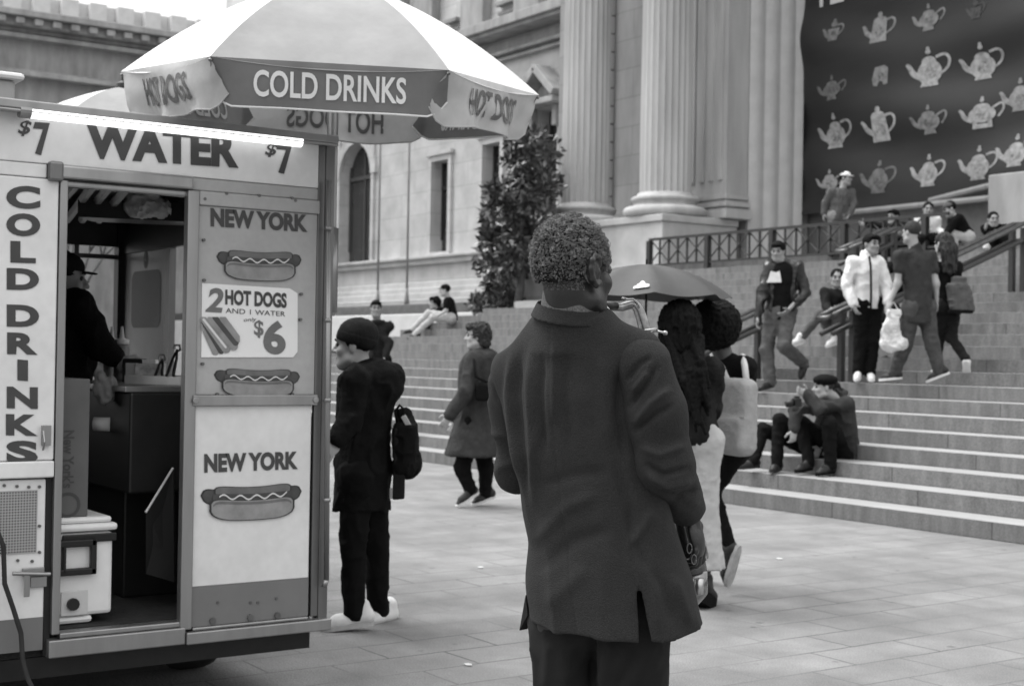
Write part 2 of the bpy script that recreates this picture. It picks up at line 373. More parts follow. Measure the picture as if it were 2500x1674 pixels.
def add_joints(m, bw, bh, dark):
    t = m.node_tree; b = t.nodes['Principled BSDF']; lk = b.inputs['Base Color'].links[0].from_socket
    tc = t.nodes.new('ShaderNodeTexCoord'); sp = t.nodes.new('ShaderNodeSeparateXYZ'); cb = t.nodes.new('ShaderNodeCombineXYZ'); ad = t.nodes.new('ShaderNodeMath'); ad.operation = 'ADD'
    t.links.new(tc.outputs['Object'], sp.inputs[0]); t.links.new(sp.outputs['X'], ad.inputs[0]); t.links.new(sp.outputs['Y'], ad.inputs[1]); t.links.new(ad.outputs[0], cb.inputs['X']); t.links.new(sp.outputs['Z'], cb.inputs['Y'])
    br = t.nodes.new('ShaderNodeTexBrick'); br.inputs['Scale'].default_value = 1; br.inputs['Brick Width'].default_value = bw; br.inputs['Row Height'].default_value = bh; br.inputs['Mortar Size'].default_value = .012
    br.inputs['Color1'].default_value = (.95, .95, .95, 1); br.inputs['Color2'].default_value = (1.05, 1.05, 1.05, 1); br.inputs['Mortar'].default_value = (dark, dark, dark, 1); t.links.new(cb.outputs[0], br.inputs['Vector'])
    mx = t.nodes.new('ShaderNodeMix'); mx.data_type = 'RGBA'; mx.blend_type = 'MULTIPLY'; mx.inputs[0].default_value = 1
    t.links.new(lk, mx.inputs[6]); t.links.new(br.outputs['Color'], mx.inputs[7]); t.links.new(mx.outputs[2], b.inputs['Base Color'])
m_pave = paver_mat(); m_riser = riser_mat()
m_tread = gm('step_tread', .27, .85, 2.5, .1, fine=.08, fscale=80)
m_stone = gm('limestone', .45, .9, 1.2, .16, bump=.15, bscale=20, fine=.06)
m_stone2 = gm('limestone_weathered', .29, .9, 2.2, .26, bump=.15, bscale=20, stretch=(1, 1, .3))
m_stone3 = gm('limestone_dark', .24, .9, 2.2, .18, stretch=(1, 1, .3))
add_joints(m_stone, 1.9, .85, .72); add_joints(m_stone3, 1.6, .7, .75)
m_shaft = gm('column_stone', .39, .9, 1.6, .24, stretch=(1, 1, .15), fine=.06, fscale=60)
m_ped = gm('pedestal_stone', .40, .9, 1.4, .2, bump=.15, bscale=20, fine=.08)
m_white = gm('pale_stone', .5, .85, 3, .08)
m_dkgrey = gm('dark_kerb', .12, .9, 4, .2)
m_dark = gm('dark_room', .03, .6, 3, .2)
m_iron = gm('black_iron', .022, .45, 20, .2, spec=.5)
m_steel = gm('brushed_steel', .42, .32, 14, .15, metal=.9, stretch=(1, 1, .2))

g = MB(); S_ = 420
g.add([(-S_, -S_, 0), (S_, -S_, 0), (S_, S_, 0), (-S_, S_, 0)], [(0, 1, 2, 3)])
tag(g.build('pavement', m_pave), kind='structure')

# --- stairs: 22 stone steps, mitred on the far left
SY0 = 9.94; RI = .15; TR = .41
stairs = thing('stone_staircase', (-12, SY0, 0), 'broad flight of grey stone steps rising to the museum entrance', 'stairs')
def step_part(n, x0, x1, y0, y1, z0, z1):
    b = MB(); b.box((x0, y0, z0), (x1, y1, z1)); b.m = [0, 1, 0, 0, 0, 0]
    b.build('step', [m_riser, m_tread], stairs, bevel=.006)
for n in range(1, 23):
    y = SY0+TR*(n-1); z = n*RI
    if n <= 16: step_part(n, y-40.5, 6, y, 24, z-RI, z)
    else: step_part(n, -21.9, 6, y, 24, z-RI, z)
# --- museum
mus = thing('museum_building', (-30, 22, 0), 'pale stone museum with fluted columns, tall windows and a projecting wing', 'building')
YW = 28.0
def wx(px, y=600, Y=YW): return at(px, y, Y=Y)[0]
def wz(px, py, Y=YW): return at(px, py, Y=Y)[2]
# tall recessed wall with window openings
wins = [(wx(832), wx(908), wz(870, 640), wz(870, 352), True), (wx(1056), wx(1096), wz(1090, 614), wz(1070, 395), False), (wx(1180), wx(1222), wz(1200, 606), wz(1200, 352), False),
        (wx(1316), wx(1362), wz(1330, 590), wz(1330, 268), False), (-63.6, -61.9, 5.2, 9.6, False)]
wins.sort()
wl = MB(); xa = -66.0; ZT = 19.0
for (x0, x1, z0, z1, arch) in wins:
    wl.box((xa, YW, 0), (x0, YW+1, ZT)); wl.box((x0, YW, 0), (x1, YW+1, z0)); wl.box((x0, YW, z1), (x1, YW+1, ZT)); xa = x1
    if arch:   # fill the corners above the spring line so the head is round
        r = (x1-x0)/2; cxx = (x0+x1)/2; zc = z1-r
        for sgn in (-1, 1):
            P = [(sgn*r, 0)]+[(sgn*r*cos(a), r*sin(a)) for a in np.linspace(0, pi/2, 9)]+[(sgn*r, r)]
            if sgn > 0: P = P[::-1]
            wl.poly([(p[0], p[1]) for p in P], (cxx, YW+.02, zc), (1, 0, 0), (0, 0, 1), -.9)
wl.box((xa, YW, 0), (-27.4, YW+1, ZT))
wl.build('wall', m_stone, mus)
m_pane = gm('window_glass', .035, .12, 2, .3, spec=.6)
for (x0, x1, z0, z1, arch) in wins:
    f = MB(); t_ = .22
    for (a, b) in (((x0-t_, YW-.12, z0), (x0-.01, YW-.003, z1+t_)), ((x1+.01, YW-.12, z0), (x1+t_, YW-.003, z1+t_)), ((x0-.01, YW-.121, z1+.01), (x1+.01, YW-.003, z1+t_-.002)), ((x0-t_-.1, YW-.2, z1+t_), (x1+t_+.1, YW-.003, z1+t_+.14)), ((x0-t_, YW-.16, z0-.16), (x1+t_, YW-.003, z0-.002))):
        if arch and a[2] > z1-.5: continue
        f.box(a, b)
    if arch:
        r = (x1-x0)/2; zc = z1-r; A = np.linspace(0, pi, 21)
        P = [(cos(a)*(r+.4), sin(a)*(r+.4)) for a in A]+[(cos(a)*r, sin(a)*r) for a in A[::-1]]
        for i in range(20):
            f.poly([P[i], P[i+1], P[40-i], P[41-i]], ((x0+x1)/2, YW-.003, zc), (1, 0, 0), (0, 0, 1), .15)
        for i in range(4):
            f.box((x0-t_-.2-.12*i, YW-.1+.02*i, z0), (x0-t_-.1-.12*i, YW-.003, zc))
    wo_ = f.build('window', m_stone, mus)
    p = MB(); p.box((x0, YW+.42, z0), (x1, YW+.45, z1)); p.build('pane', m_pane, wo_)
    mt = MB(); xm = (x0+x1)/2; zm = z0+(z1-z0)*.72
    mt.box((xm-.05, YW+.36, z0), (xm+.05, YW+.419, z1)); mt.box((x0, YW+.34, zm-.08), (x1, YW+.418, zm+.08)); mt.box((x0, YW+.35, z0+.5), (x0+.1, YW+.417, z1)); mt.box((x1-.1, YW+.35, z0), (x1, YW+.416, z1))
    mt.build('glazing_bar', m_dark if not arch else gm('bronze', .07, .5), wo_)
# string course, plinth courses and cornice of the recessed wall
zl = wz(1000, 629); c = MB()
c.box((-66, YW-.28, zl-.12), (-27.5, YW-.004, zl)); c.box((-66, YW-.16, zl-.32), (-27.5, YW-.005, zl-.12))
c.build('ledge', m_stone, mus, bevel=.02)
c = MB()
for i, (py, dep) in enumerate(((690, .25), (704, .45), (716, .7), (731, 1.0))):
    zt = wz(1000, py, YW-dep); c.box((-66, YW-dep, 0), (-27.6, YW-.006-(i > 0)*(dep-.2), zt))
c.build('plinth', m_stone, mus, bevel=.03)
zc = [wz(1200, q) for q in (162, 155, 148, 140, 114, 108, 96)]
c = MB()
c.box((-66, YW-.22, zc[0]), (-27.5, YW-.004, zc[1])); c.box((-66, YW-.12, zc[1]), (-27.5, YW-.004, zc[2])); c.box((-66, YW-.35, zc[2]), (-27.5, YW-.004, zc[3]))
c.box((-66, YW-.14, zc[3]), (-27.5, YW-.004, zc[4])); c.box((-66, YW-.85, zc[4]+.1), (-27.5, YW-.004, zc[5]+.14)); c.box((-66, YW-1.0, zc[5]+.14), (-27.5, YW-.004, zc[6]+.3))
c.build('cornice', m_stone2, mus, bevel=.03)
c = MB()
for px in (1050, 1172, 1305, 975, 900): # pilasters of the upper storey
    x = wx(px, 60); c.box((x-.75, YW-.4, zc[6]+.3), (x+.75, YW-.004, ZT))
c.build('upper_pilaster', m_stone2, mus, bevel=.04)
for a, b in ((1085, 1140), (1208, 1290), (1350, 1390)):
    c = MB(); za = wz(a, 75 if a > 1100 else 88); c.box((wx(a, 60)+.4, YW-.3, zc[6]+1.0), (wx(b, 60)-.3, YW-.004, zc[6]+1.12)); c.box((wx(a, 60)+.4, YW-.16, zc[6]+.7), (wx(b, 60)-.3, YW-.004, zc[6]+.8)); c.build('upper_sill', m_stone3, mus)
# pedimented window beside the first column
x0, x1 = wx(1300, 250), wx(1392, 250); xm = (x0+x1)/2; zb = wz(1340, 250); c = MB(); hgt = wz(1350, 176)-zb
c.box((x0, YW-.75, zb-.2), (x1, YW-.13, zb)); c.poly([(x0-xm, 0), (x1-xm, 0), (0, hgt*.8)], (xm, YW-.2, zb+.001), (1, 0, 0), (0, 0, 1), -.18)
for sg in (-1, 1):
    L_ = np.array([xm-(x0 if sg < 0 else x1), 0, hgt*.95]); ctr = np.array([(x0 if sg < 0 else x1), YW-.44, zb+.12])+L_/2
    n_ = nrm(np.cross(L_, (0, 1, 0))); c.obox(ctr, L_/2*1.04, (0, .34, 0), n_*.13)
c.box((x0+.25, YW-.4, zb-.9), (x0+.5, YW-.13, zb-.2)); c.box((x1-.5, YW-.4, zb-.9), (x1-.25, YW-.13, zb-.2))
c.build('pediment', m_stone2, mus, bevel=.03)
# low pale terrace wall and a plain strip coloured dark behind it
zt = at(900, 769, Y=22)[2]
c = MB(); c.box((-60, 22, 0), (-31.4, 22.5, zt)); c.build('terrace_wall', m_white, mus, bevel=.03)
c = MB(); c.box((-60, 23.2, 0), (-28.5, 23.7, at(900, 746, Y=23.2)[2])); c.build('dark_strip', m_dkgrey, mus, bevel=.03)
# column bay: plinth, pedestal, wall, quoins, columns, pilaster, jamb
c = MB(); c.box((-28.4, 18.98, 2.2), (-22.2, 24, 3.3)); c.build('bay_plinth', m_stone3, mus, bevel=.03)
c = MB(); c.box((-27.5, 19.28, 3.42), (-22.53, 21.4, 4.30)); c.box((-27.62, 19.16, 3.301), (-22.41, 21.4, 3.42)); c.box((-27.55, 19.23, 4.30), (-22.48, 21.4, 4.45))
c.build('pedestal', m_ped, mus, bevel=.02)
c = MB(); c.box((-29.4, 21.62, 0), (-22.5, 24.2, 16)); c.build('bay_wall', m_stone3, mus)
c = MB()
xs0, xs1 = at(1468, 400, Y=21.5)[0], at(1488, 400, Y=21.5)[0]
z = 4.5
while z < 14: c.box((xs0, 21.48, z), (xs1, 21.618, z+.40)); z += .44
c.build('quoin', m_white, mus, bevel=.02)
def flute(j): return 1-.035*(0.5-0.5*cos(2*pi*j/6)) if True else 1
def column(x, y, zb):
    H_ = 12.0; r = .56
    s = MB(); prof = [(r*1.04, .42), (r*1.0, .55)]+[(r*(1-.13*(q**1.6)), .55+(H_-.55)*q) for q in np.linspace(.02, 1, 14)]
    s.lathe((x, y, zb), prof, 144, flute=lambda j: 1-.075*abs(sin(pi*j/6))**.7)
    co = s.build('column', m_shaft, mus)
    b = MB(); tor = lambda rc, zc_, rr, n=9: [(rc+rr*sin(a), zc_-rr*cos(a)) for a in np.linspace(.05, pi-.05, n)]
    b.lathe((x, y, zb), [(r*1.45, 0)]+tor(r*1.42, .11, .11)+[(r*1.36, .225)]+[(r*1.22, .25), (r*1.2, .30), (r*1.26, .33)]+tor(r*1.22, .385, .055)+[(r*1.10, .445), (r*1.06, .52)], 72)
    b.build('column_base', m_shaft, co, smooth=True)
    b = MB(); b.box((x-r*1.5, y-r*1.5, zb-.1), (x+r*1.5, y+r*1.5, zb-.001))
    cp = MB(); cp.lathe((x, y, zb+H_), [(r*.9, 0), (r*1.0, .1), (r*1.05, .5), (r*1.4, 1.0), (r*1.45, 1.2)], 48); cp.build('capital', m_shaft, co, smooth=True)
column(-26.18, 20.05, 4.45); column(-23.35, 20.05, 4.46)
c = MB(); c.box((-24.0, 21.0, 5.0), (-22.46, 21.617, 16))
for q in range(5): c.box((-23.9+.3*q, 20.96, 5.3), (-23.78+.3*q, 20.999, 16))
c.build('pilaster', m_shaft, mus)
c = MB()
for zz, hh, o_ in ((4.46, .2, .16), (4.66, .06, .05), (4.72, .1, .11), (4.82, .06, .03), (4.88, .1, .07), (4.98, .03, .02)): c.box((-24.0-o_, 21.0-o_, zz), (-22.46+o_, 21.616, zz+hh-.004))
c.build('pilaster_base', m_shaft, mus, bevel=.03)
c = MB()   # curved jamb leading back to the banner, strong light put into its pale colour
def jamb(u, v):
    a = u*pi/2; return (-22.47+.05*abs(sin(u*11))+.05*u, 21.64+1.56*u, 3.3+12.7*v)
c.sheet(jamb, 64, 2); c.build('jamb', m_white, mus, smooth=True)
c = MB(); c.box((-22.46, 23.5, 3.3), (-8, 24.2, 16)); c.build('entrance_wall', m_dkgrey, mus)
c = MB(); c.box((-14.38, 19.1, 3.301), (-9.4, 22, 4.46)); c.build('pedestal', m_stone2, mus, bevel=.02)
c = MB(); c.tube([at(2060, 520, Y=22.9), at(2415, 484, Y=22.9)], .06, 8); c.tube([at(2270, 490, Y=23.0), at(2420, 452, Y=22.95)], .06, 8)
c.build('banner_rail', m_stone3, mus)
c = MB(); c.box((-30, 20, 16), (-6, 24.5, 17.5)); c.build('entablature', m_stone, mus)
# far projecting wing
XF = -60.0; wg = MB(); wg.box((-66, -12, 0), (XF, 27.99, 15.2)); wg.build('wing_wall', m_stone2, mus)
fz = lambda px, py: at(px, py, X=XF)[2]
c = MB()
for py0, py1, o_ in ((30, 46, 1.2), (46, 66, .8), (66, 76, .35), (80, 92, .55), (165, 172, .3), (172, 184, .6)):
    c.box((XF+.003, -12, fz(0, py1)), (XF+o_, 27.5, fz(0, py0)-.002))
q = -11.8
while q < 27.4: c.box((XF+.801, q, fz(0, 64)), (XF+1.1, q+.35, fz(0, 48))); q += .75
c.build('wing_cornice', m_stone2, mus, bevel=.03)
c = MB(); c.box((-65.5, -12, 15.2), (XF-.6, 27.5, 16.2)); q = -11.8
while q < 27: c.box((XF-.59, q, 15.2), (XF-.2, q+.7, 16.2)); q += 1.2
c.build('wing_parapet', m_white, mus)
for k in range(6): c = MB(); c.box((XF+.004, -9+6*k, 3.5), (XF+.05, -7.2+6*k, 8.5)); c.build('wing_window', m_pane, mus)

# --- banner with teapots
BY = 23.2; bx0, bx1 = at(1945, 523, Y=BY)[0]+.02, -13.2; bz0 = at(1945, 525, Y=BY)[2]
m_ban = gm('banner_cloth', .017, .55, .7, .35, stretch=(.5, .5, 1.6), bump=.3, bscale=3, spec=.45)
banner = thing('exhibition_banner', (bx0, BY, bz0), 'huge dark exhibition banner printed with rows of pale teapots', 'banner')
def ban(x, z, o_=0.0): return (x, BY+.04*sin(4.6*(z-.045*(x+18.2)**2))*min(1, max(0, (bz0+7-z)/4))+.07*sin(1.1*(z-bz0)+.8*sin(.6*(x-bx0)))+.04*sin(2.3*z+1.2*x)-o_, z)
b = MB(); b.sheet(lambda u, v: ban(bx0+(bx1-bx0)*u, bz0+8.6*v), 60, 120)
bo = b.build('banner_cloth', m_ban, banner, smooth=True)
pots = [(395, 215, 165, .20, 1), (700, 190, 215, .27, 2), (1040, 120, 185, .24, 0), (1370, 70, 150, .07, 1), (375, 600, 170, .16, 0), (708, 520, 150, .25, 3), (1035, 455, 270, .42, 4), (1385, 415, 250, .38, 5),
        (370, 890, 240, .36, 4), (690, 850, 240, .46, 2), (1035, 815, 200, .24, 0), (1390, 765, 220, .40, 6), (350, 1235, 160, .40, 0), (675, 1205, 230, .17, 4), (1010, 1160, 225, .36, 4), (1365, 1110, 240, .34, 5), (1625, 1025, 230, .36, 5), (1640, 640, 230, .3, 4)]
def disc(cx_, cy_, rx, ry, a0=0, a1=2*pi, n=22): return [(cx_+rx*cos(a), cy_+ry*sin(a)) for a in np.linspace(a0, a1, n, endpoint=False)]
def strip(pts, w0, w1):
    pts = [np.array(p, float) for p in pts]; L_ = []; R_ = []; m = len(pts)
    for i, p in enumerate(pts):
        t = pts[min(i+1, m-1)]-pts[max(i-1, 0)]; t = t/np.linalg.norm(t); n_ = np.array([-t[1], t[0]]); w_ = w0+(w1-w0)*i/(m-1)
        L_.append(p+n_*w_); R_.append(p-n_*w_)
    return L_, R_
for k, (zx, zy, hz, val, kind) in enumerate(pots):
    px, py, _ = ZB(zx, zy); ctr = at(px, py, Y=BY); d_ = (ctr-O)@cf; Hh = hz*.3571*d_/F*1.0
    Wf = 1.36   # facade is foreshortened in the photograph
    mb = MB(); lay = [0]
    def shp(P, mi=0):
        lay[0] += 1; o_ = .010+.0012*lay[0]
        cx_ = sum(p[0] for p in P)/len(P); cy_ = sum(p[1] for p in P)/len(P); n_ = len(P); R_ = [(cx_+(p[0]-cx_)*q, cy_+(p[1]-cy_)*q) for q in (1, .66, .33) for p in P]+[(cx_, cy_)]
        mb.add([ban(ctr[0]+p[0]*Hh*Wf, ctr[2]+p[1]*Hh, o_) for p in R_], [(r*n_+i, r*n_+(i+1) % n_, (r+1)*n_+(i+1) % n_, (r+1)*n_+i) for r in (0, 1) for i in range(n_)]+[(2*n_+i, 2*n_+(i+1) % n_, 3*n_) for i in range(n_)], mi)
    def stripe(pts, w0, w1, mi=0):
        lay[0] += 1; o_ = .010+.0012*lay[0]; L_, R_ = strip(chaikin(pts, 2), w0, w1); n_ = len(L_)
        mb.add([ban(ctr[0]+p[0]*Hh*Wf, ctr[2]+p[1]*Hh, o_) for p in L_+R_], [(i, i+1, n_+i+1, n_+i) for i in range(n_-1)], mi)
    ht = {0: (.34, .27, -.1), 1: (.17, .34, -.12), 2: (.26, .36, -.14), 3: (.34, .38, -.05), 4: (.27, .31, -.15), 5: (.3, .3, -.16), 6: (.36, .25, -.08)}[kind]
    if kind != 3:
        stripe([(.0, -.1), (ht[0]+.1, .22), (ht[0]+.2, .18), (ht[0]+.2, .0), (ht[0]+.05, -.2)] if kind in (0, 6) else [(ht[0]*.6, .2), (ht[0]+.1, .26), (ht[0]+.2, .12), (ht[0]+.14, -.1), (ht[0]*.7, -.25)], .035, .03)
        stripe([(-ht[0]*.7, -.24), (-ht[0]-.1, -.14), (-ht[0]-.17, .06), (-ht[0]-.24, .14)], .09, .03)
    if kind == 2:
        shp([(-.24, -.48), (.24, -.48), (.2, .2), (-.2, .2)]); shp(disc(0, .22, .2, .14)); shp(disc(0, .42, .07, .08))
    elif kind == 3:
        shp([(-.36, -.1), (-.3, -.42), (-.14, -.46), (-.1, -.2), (.08, -.2), (.14, -.44), (.3, -.4), (.34, .3), (.2, .44), (-.2, .4)])
    elif kind == 1:
        shp([(-.17, -.42), (.17, -.42), (.22, .1), (-.22, .1)]); shp(disc(0, .28, .12, .12)); shp(disc(0, .44, .06, .07))
    else:
        shp([(-.2, -.5), (.2, -.5), (.16, -.36), (-.16, -.36)]); shp(disc(0, ht[2], ht[0], ht[1])); shp(disc(0, ht[2]+ht[1]*.86, ht[0]*.6, .13)); shp(disc(0, .36, .06, .06)); shp(disc(0, .44, .04, .05))
        if kind == 6:
            for s_ in (-.2, .2): shp([(s_-.05, -.25), (s_+.05, -.25), (s_+.07, -.5), (s_-.07, -.5)])
    shp(disc(.02, ht[2]-.02, ht[0]*.55, ht[1]*.5, n=9), 1)
    mb.build('teapot_print', [gm('teapot_ink', val*.75, .6, 9, .42), gm('teapot_ink_dark', val*.6, .6, 14, .75)], bo)
lt = MB(); c0 = at(1994, 8, Y=BY); letter(lt, 'TEA', lambda u, v: ban(c0[0]+1.3*(u-.05), c0[2]-.12+.9*v, .02), .02); lt.build('lettering', m_white, bo)

# --- iron railing along the top of the steps
RY = 18.3; rz0 = 3.15; rzt = at(1714, 571, Y=RY)[2]
rail = thing('iron_railing', (-18, RY, rz0), 'black iron railing with crossed bars along the top of the steps', 'railing')
posts = [-21.76, -20.06, -18.36, -16.66, -14.96]
r = MB(); r.box((-21.76, RY-.03, rzt-.05), (-14.5, RY+.03, rzt)); r.build('top_rail', m_iron, rail)
r = MB(); r.box((-21.76, RY-.02, rz0+.12), (-14.5, RY+.02, rz0+.16)); r.build('bottom_rail', m_iron, rail)
for x in posts:
    r = MB(); r.box((x-.05, RY-.05, rz0-.15), (x+.05, RY+.05, rzt-.051)); r.build('post', m_iron, rail)
for i in range(4):
    xa, xb = posts[i]+.05, posts[i+1]-.05; w_ = (xb-xa)/6; r = MB()
    for q in range(1, 6): r.box((xa+w_*q-.016, RY-.016, rz0+.161), (xa+w_*q+.016, RY+.016, rzt-.052))
    for q in range(3):
        a, b = xa+2*w_*q, xa+2*w_*(q+1)
        for (p1, p2, o_) in (((a, rz0+.17), (b, rzt-.06), -.02), ((a, rzt-.06), (b, rz0+.17), .02)):
            r.tube([(p1[0], RY+o_, p1[1]), (p2[0], RY+o_, p2[1])], .014, 6)
    r.build('bar_panel', m_iron, rail)
# --- handrails on the steps
m_hr = gm('highlit_rail', .10, .35, 12, .3, metal=.6)  # upper rails: highlights along their tops put into a lighter colour
def handrail(x, n0, n1, label, gap=.09):
    ya, yb = SY0+TR*(n0-.5), SY0+TR*(n1-.5); za, zb = n0*RI, n1*RI
    h = thing('handrail', (x, ya, za), label, 'handrail', 'handrails up the museum steps')
    for s_ in (-gap, gap):
        for (y_, z_) in ((ya, za), (yb, zb)):
            p = MB(); p.box((x+s_-.035, y_-.035, z_), (x+s_+.035, y_+.035, z_+.86)); p.build('post', m_iron, h)
    for s_, dz in ((-gap, .92), (gap, .92), (-gap, .70), (gap, .70)):
        p = MB(); e = .35
        pts = [np.array([x+s_, ya-e, za+dz-e*RI/TR]), np.array([x+s_, ya, za+dz]), np.array([x+s_, yb, zb+dz]), np.array([x+s_, yb+e*.7, zb+dz+.02])]
        p.tube(pts, .03, 10); p.build('rail', m_hr if dz > .8 else m_iron, h, smooth=True)
    p = MB(); p.tube([(x-gap, ya-.35, za+.92-.128), (x-gap*.8, ya-.43, za+.76), (x+gap*.8, ya-.43, za+.76), (x+gap, ya-.35, za+.92-.128)], .03, 10); p.build('rail_loop', m_hr, h, smooth=True)
    return h
HRX = at(2059, 620, Y=15.6)[0]
handrail(-13.2, 3, 8, 'black tubular handrail ending behind the woman with round dark hair')
handrail(-11.78, 8, 16, 'black tubular handrail beside the man in a white jacket')
handrail(HRX, 15.2, 16.7, 'short black handrail high on the steps, just above and left of the white fleece jacket')

# --- flagpoles in front of the recessed wall
for px, py, lb in ((922, 728, 'slender flagpole against the pale wall, nearer the arched window'), (993, 724, 'slender flagpole against the pale wall, nearer the tall square window')):
    b0 = at(px, py, Y=26.2); fp = thing('flagpole', b0, lb, 'flagpole', 'flagpoles before the museum wall')
    p = MB(); p.tube([b0-UP*b0[2], b0+UP*13], [.045, .035], 10); p.build('pole', m_stone3, fp, smooth=True)
    p = MB(); p.lathe(b0-UP*.3, [(.10, 0), (.09, .2), (.06, .4), (.05, .6)], 14); p.build('base', m_stone3, fp, smooth=True)

# --- magnolia, low shrub, bare tree
def leaf_mat(name, v):
    return gm(name, v, .32, 3, .35, spec=.6)
m_leaf = leaf_mat('magnolia_leaf', .03); m_leaf2 = leaf_mat('magnolia_leaf_light', .085); m_bark = gm('bark', .08, .9, 12, .3, bump=.5)
def in_poly(x, y, P):
    c_ = False; j = len(P)-1
    for i in range(len(P)):
        if (P[i][1] > y) != (P[j][1] > y) and x < (P[j][0]-P[i][0])*(y-P[i][1])/(P[j][1]-P[i][1])+P[i][0]: c_ = not c_
        j = i
    return c_
def foliage(poly, Yc, depth, nclump, nleaf, lsize, seed):
    rg = np.random.RandomState(seed); xs = [p[0] for p in poly]; ys = [p[1] for p in poly]; C_ = []
    while len(C_) < nclump:
        x, y = rg.uniform(min(xs), max(xs)), rg.uniform(min(ys), max(ys))
        if in_poly(x, y, poly): C_.append(at(x, y, Y=Yc+rg.uniform(-depth, depth)))
    mb = MB()
    for c_ in C_:
        rad = rg.uniform(.12, .27); ax_ = nrm(rg.normal(size=3)+np.array([0, -.4, .5]))
        for _ in range(nleaf):
            dr = nrm(rg.normal(size=3)+ax_*.7); p = c_+dr*rad*rg.uniform(.25, 1)
            t = nrm(dr+rg.normal(size=3)*.4); s_ = nrm(np.cross(t, rg.normal(size=3))); n_ = np.cross(t, s_)
            L_ = lsize*rg.uniform(.7, 1.3); W_ = L_*.25
            mb.add([p, p+t*L_*.5+s_*W_+n_*.02, p+t*L_, p+t*L_*.5-s_*W_+n_*.02], [(0, 1, 2), (0, 2, 3)], int(rg.rand() < .16))
    return mb, C_
poly = [(1292, 322), (1322, 338), (1350, 350), (1352, 470), (1338, 505), (1330, 545), (1305, 590), (1290, 640), (1270, 690), (1225, 672), (1180, 660), (1163, 645), (1196, 600), (1175, 580), (1200, 540), (1178, 505), (1210, 450), (1225, 420), (1250, 380), (1248, 352)]
TY = 18.5; tb = at(1262, 760, Y=TY); tb[2] = 2.4
tree = thing('magnolia_tree', tb, 'dark glossy-leaved magnolia standing left of the fluted columns', 'tree')
fm, C_ = foliage(poly, TY, .85, 150, 30, .20, 3)
fm.build('crown', [m_leaf, m_leaf2], tree)
t_ = MB(); top = at(1300, 340, Y=TY); pts = [tb+(top-tb)*q+np.array([.06*sin(7*q), 0, 0]) for q in np.linspace(0, 1, 8)]
t_.tube(pts, list(np.linspace(.11, .02, 8)), 9)
for c_ in C_[::7]:
    q = np.clip((c_[2]-tb[2])/(top[2]-tb[2])-.15, .1, .9); a = tb+(top-tb)*q; t_.tube([a, (a+c_)/2+np.array([0, 0, .1]), c_], [.03, .02, .008], 6)
t_.build('trunk', m_bark, tree, smooth=True)
poly = [(1150, 757), (1160, 738), (1185, 735), (1196, 718), (1192, 690), (1212, 694), (1236, 690), (1240, 716), (1272, 732), (1258, 757)]
sh = thing('low_shrub', at(1205, 757, Y=18.6), 'low dark shrub on the terrace beneath the magnolia', 'shrub')
fm, C_ = foliage(poly, 18.6, .3, 60, 26, .13, 5); fm.build('foliage', [m_leaf, m_leaf2], sh)
t_ = MB(); b0 = wloc(sh)
for c_ in C_[::6]: t_.tube([b0, (b0+c_)/2, c_], [.02, .015, .006], 5)
t_.build('stem', m_bark, sh)
p0, p1 = at(1254, 757, Y=18.4), at(1338, 732, Y=18.4)
c = MB(); c.box((p0[0], 18.4, 2.38), (p1[0], 18.9, p1[2]))
tag(c.build('planter_block', m_white, bevel=.02, origin=(p0[0], 18.4, 2.4)), 'pale stone block on the terrace right of the shrub', 'stone block')
def bare_tree(base, H_, seed, label):
    rg = random.Random(seed); o = thing('bare_tree', base, label, 'tree', 'bare trees on the far pavement'); mb = MB()
    def grow(p, d_, L_, r, lv):
        q = p+d_*L_; mid = (p+q)/2+np.array([rg.uniform(-1, 1), rg.uniform(-1, 1), 0])*L_*.06
        mb.tube([p, mid, q], [r, r*.85, r*.68], 6 if lv < 3 else 4)
        if lv >= 5: return
        for _ in range(3 if lv < 3 else 2):
            e = nrm(d_+np.array([rg.uniform(-1, 1), rg.uniform(-1, 1), rg.uniform(-.1, .6)])*.75); grow(q, e, L_*rg.uniform(.6, .8), r*.6, lv+1)
    grow(np.array(base, float), UP, H_*.3, .06*H_/4, 0); mb.build('trunk', m_bark, o, smooth=True)
bare_tree((-21, 6.4, 0), 4.4, 4, 'bare young tree seen through the cart window behind the vendor')

for px, py, s_, lb in ((1174, 1386, .03, 'small white scrap on the paving behind the man in the suit, farther one'), (1143, 1624, .028, 'small white scrap on the paving nearest the camera'), (1903, 1365, .03, 'small white scrap on the paving before the stairs')):
    q = at(px, py, Z=0); c = MB(); c.poly([(-.9*s_, -.3*s_), (.2*s_, -.5*s_), (1.0*s_, .1*s_), (.4*s_, .5*s_), (-.6*s_, .4*s_)], q+UP*.004, (1, 0, 0), (0, .95, .12), .004)
    tag(c.build('paper_scrap', m_white, origin=q), lb, 'litter', 'scraps of litter on the paving')

# ================================================================== the food cart
XC = -5.39; YR = 2.75; YL = .62; XB = -7.84; ZF = .37
m_panel = gm('white_panel', .60, .35, 3.5, .09, fine=.04, fscale=25, spec=.4)
m_panel2 = gm('shade_toned_panel', .33, .4, 2.5, .10, fine=.03, fscale=40)  # umbrella's shade over the upper door panel partly put into this colour
m_band = gm('grey_band', .14, .4, 3, .1)
m_alu = gm('aluminium', .28, .38, 9, .14, metal=.85, stretch=(1, 1, .15), bump=.05, bscale=8)
m_aluD = gm('dull_aluminium', .15, .42, 9, .2, metal=.8, stretch=(1, 1, .15))
m_ink = gm('sign_ink', .05, .5, 10, .1)
m_ink2 = gm('sign_ink_grey', .13, .5, 10, .1)
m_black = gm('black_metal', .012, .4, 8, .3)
m_rub = gm('rubber', .02, .8, 20, .2)
m_screw = gm('screw', .12, .4, 20, .2, metal=.6)
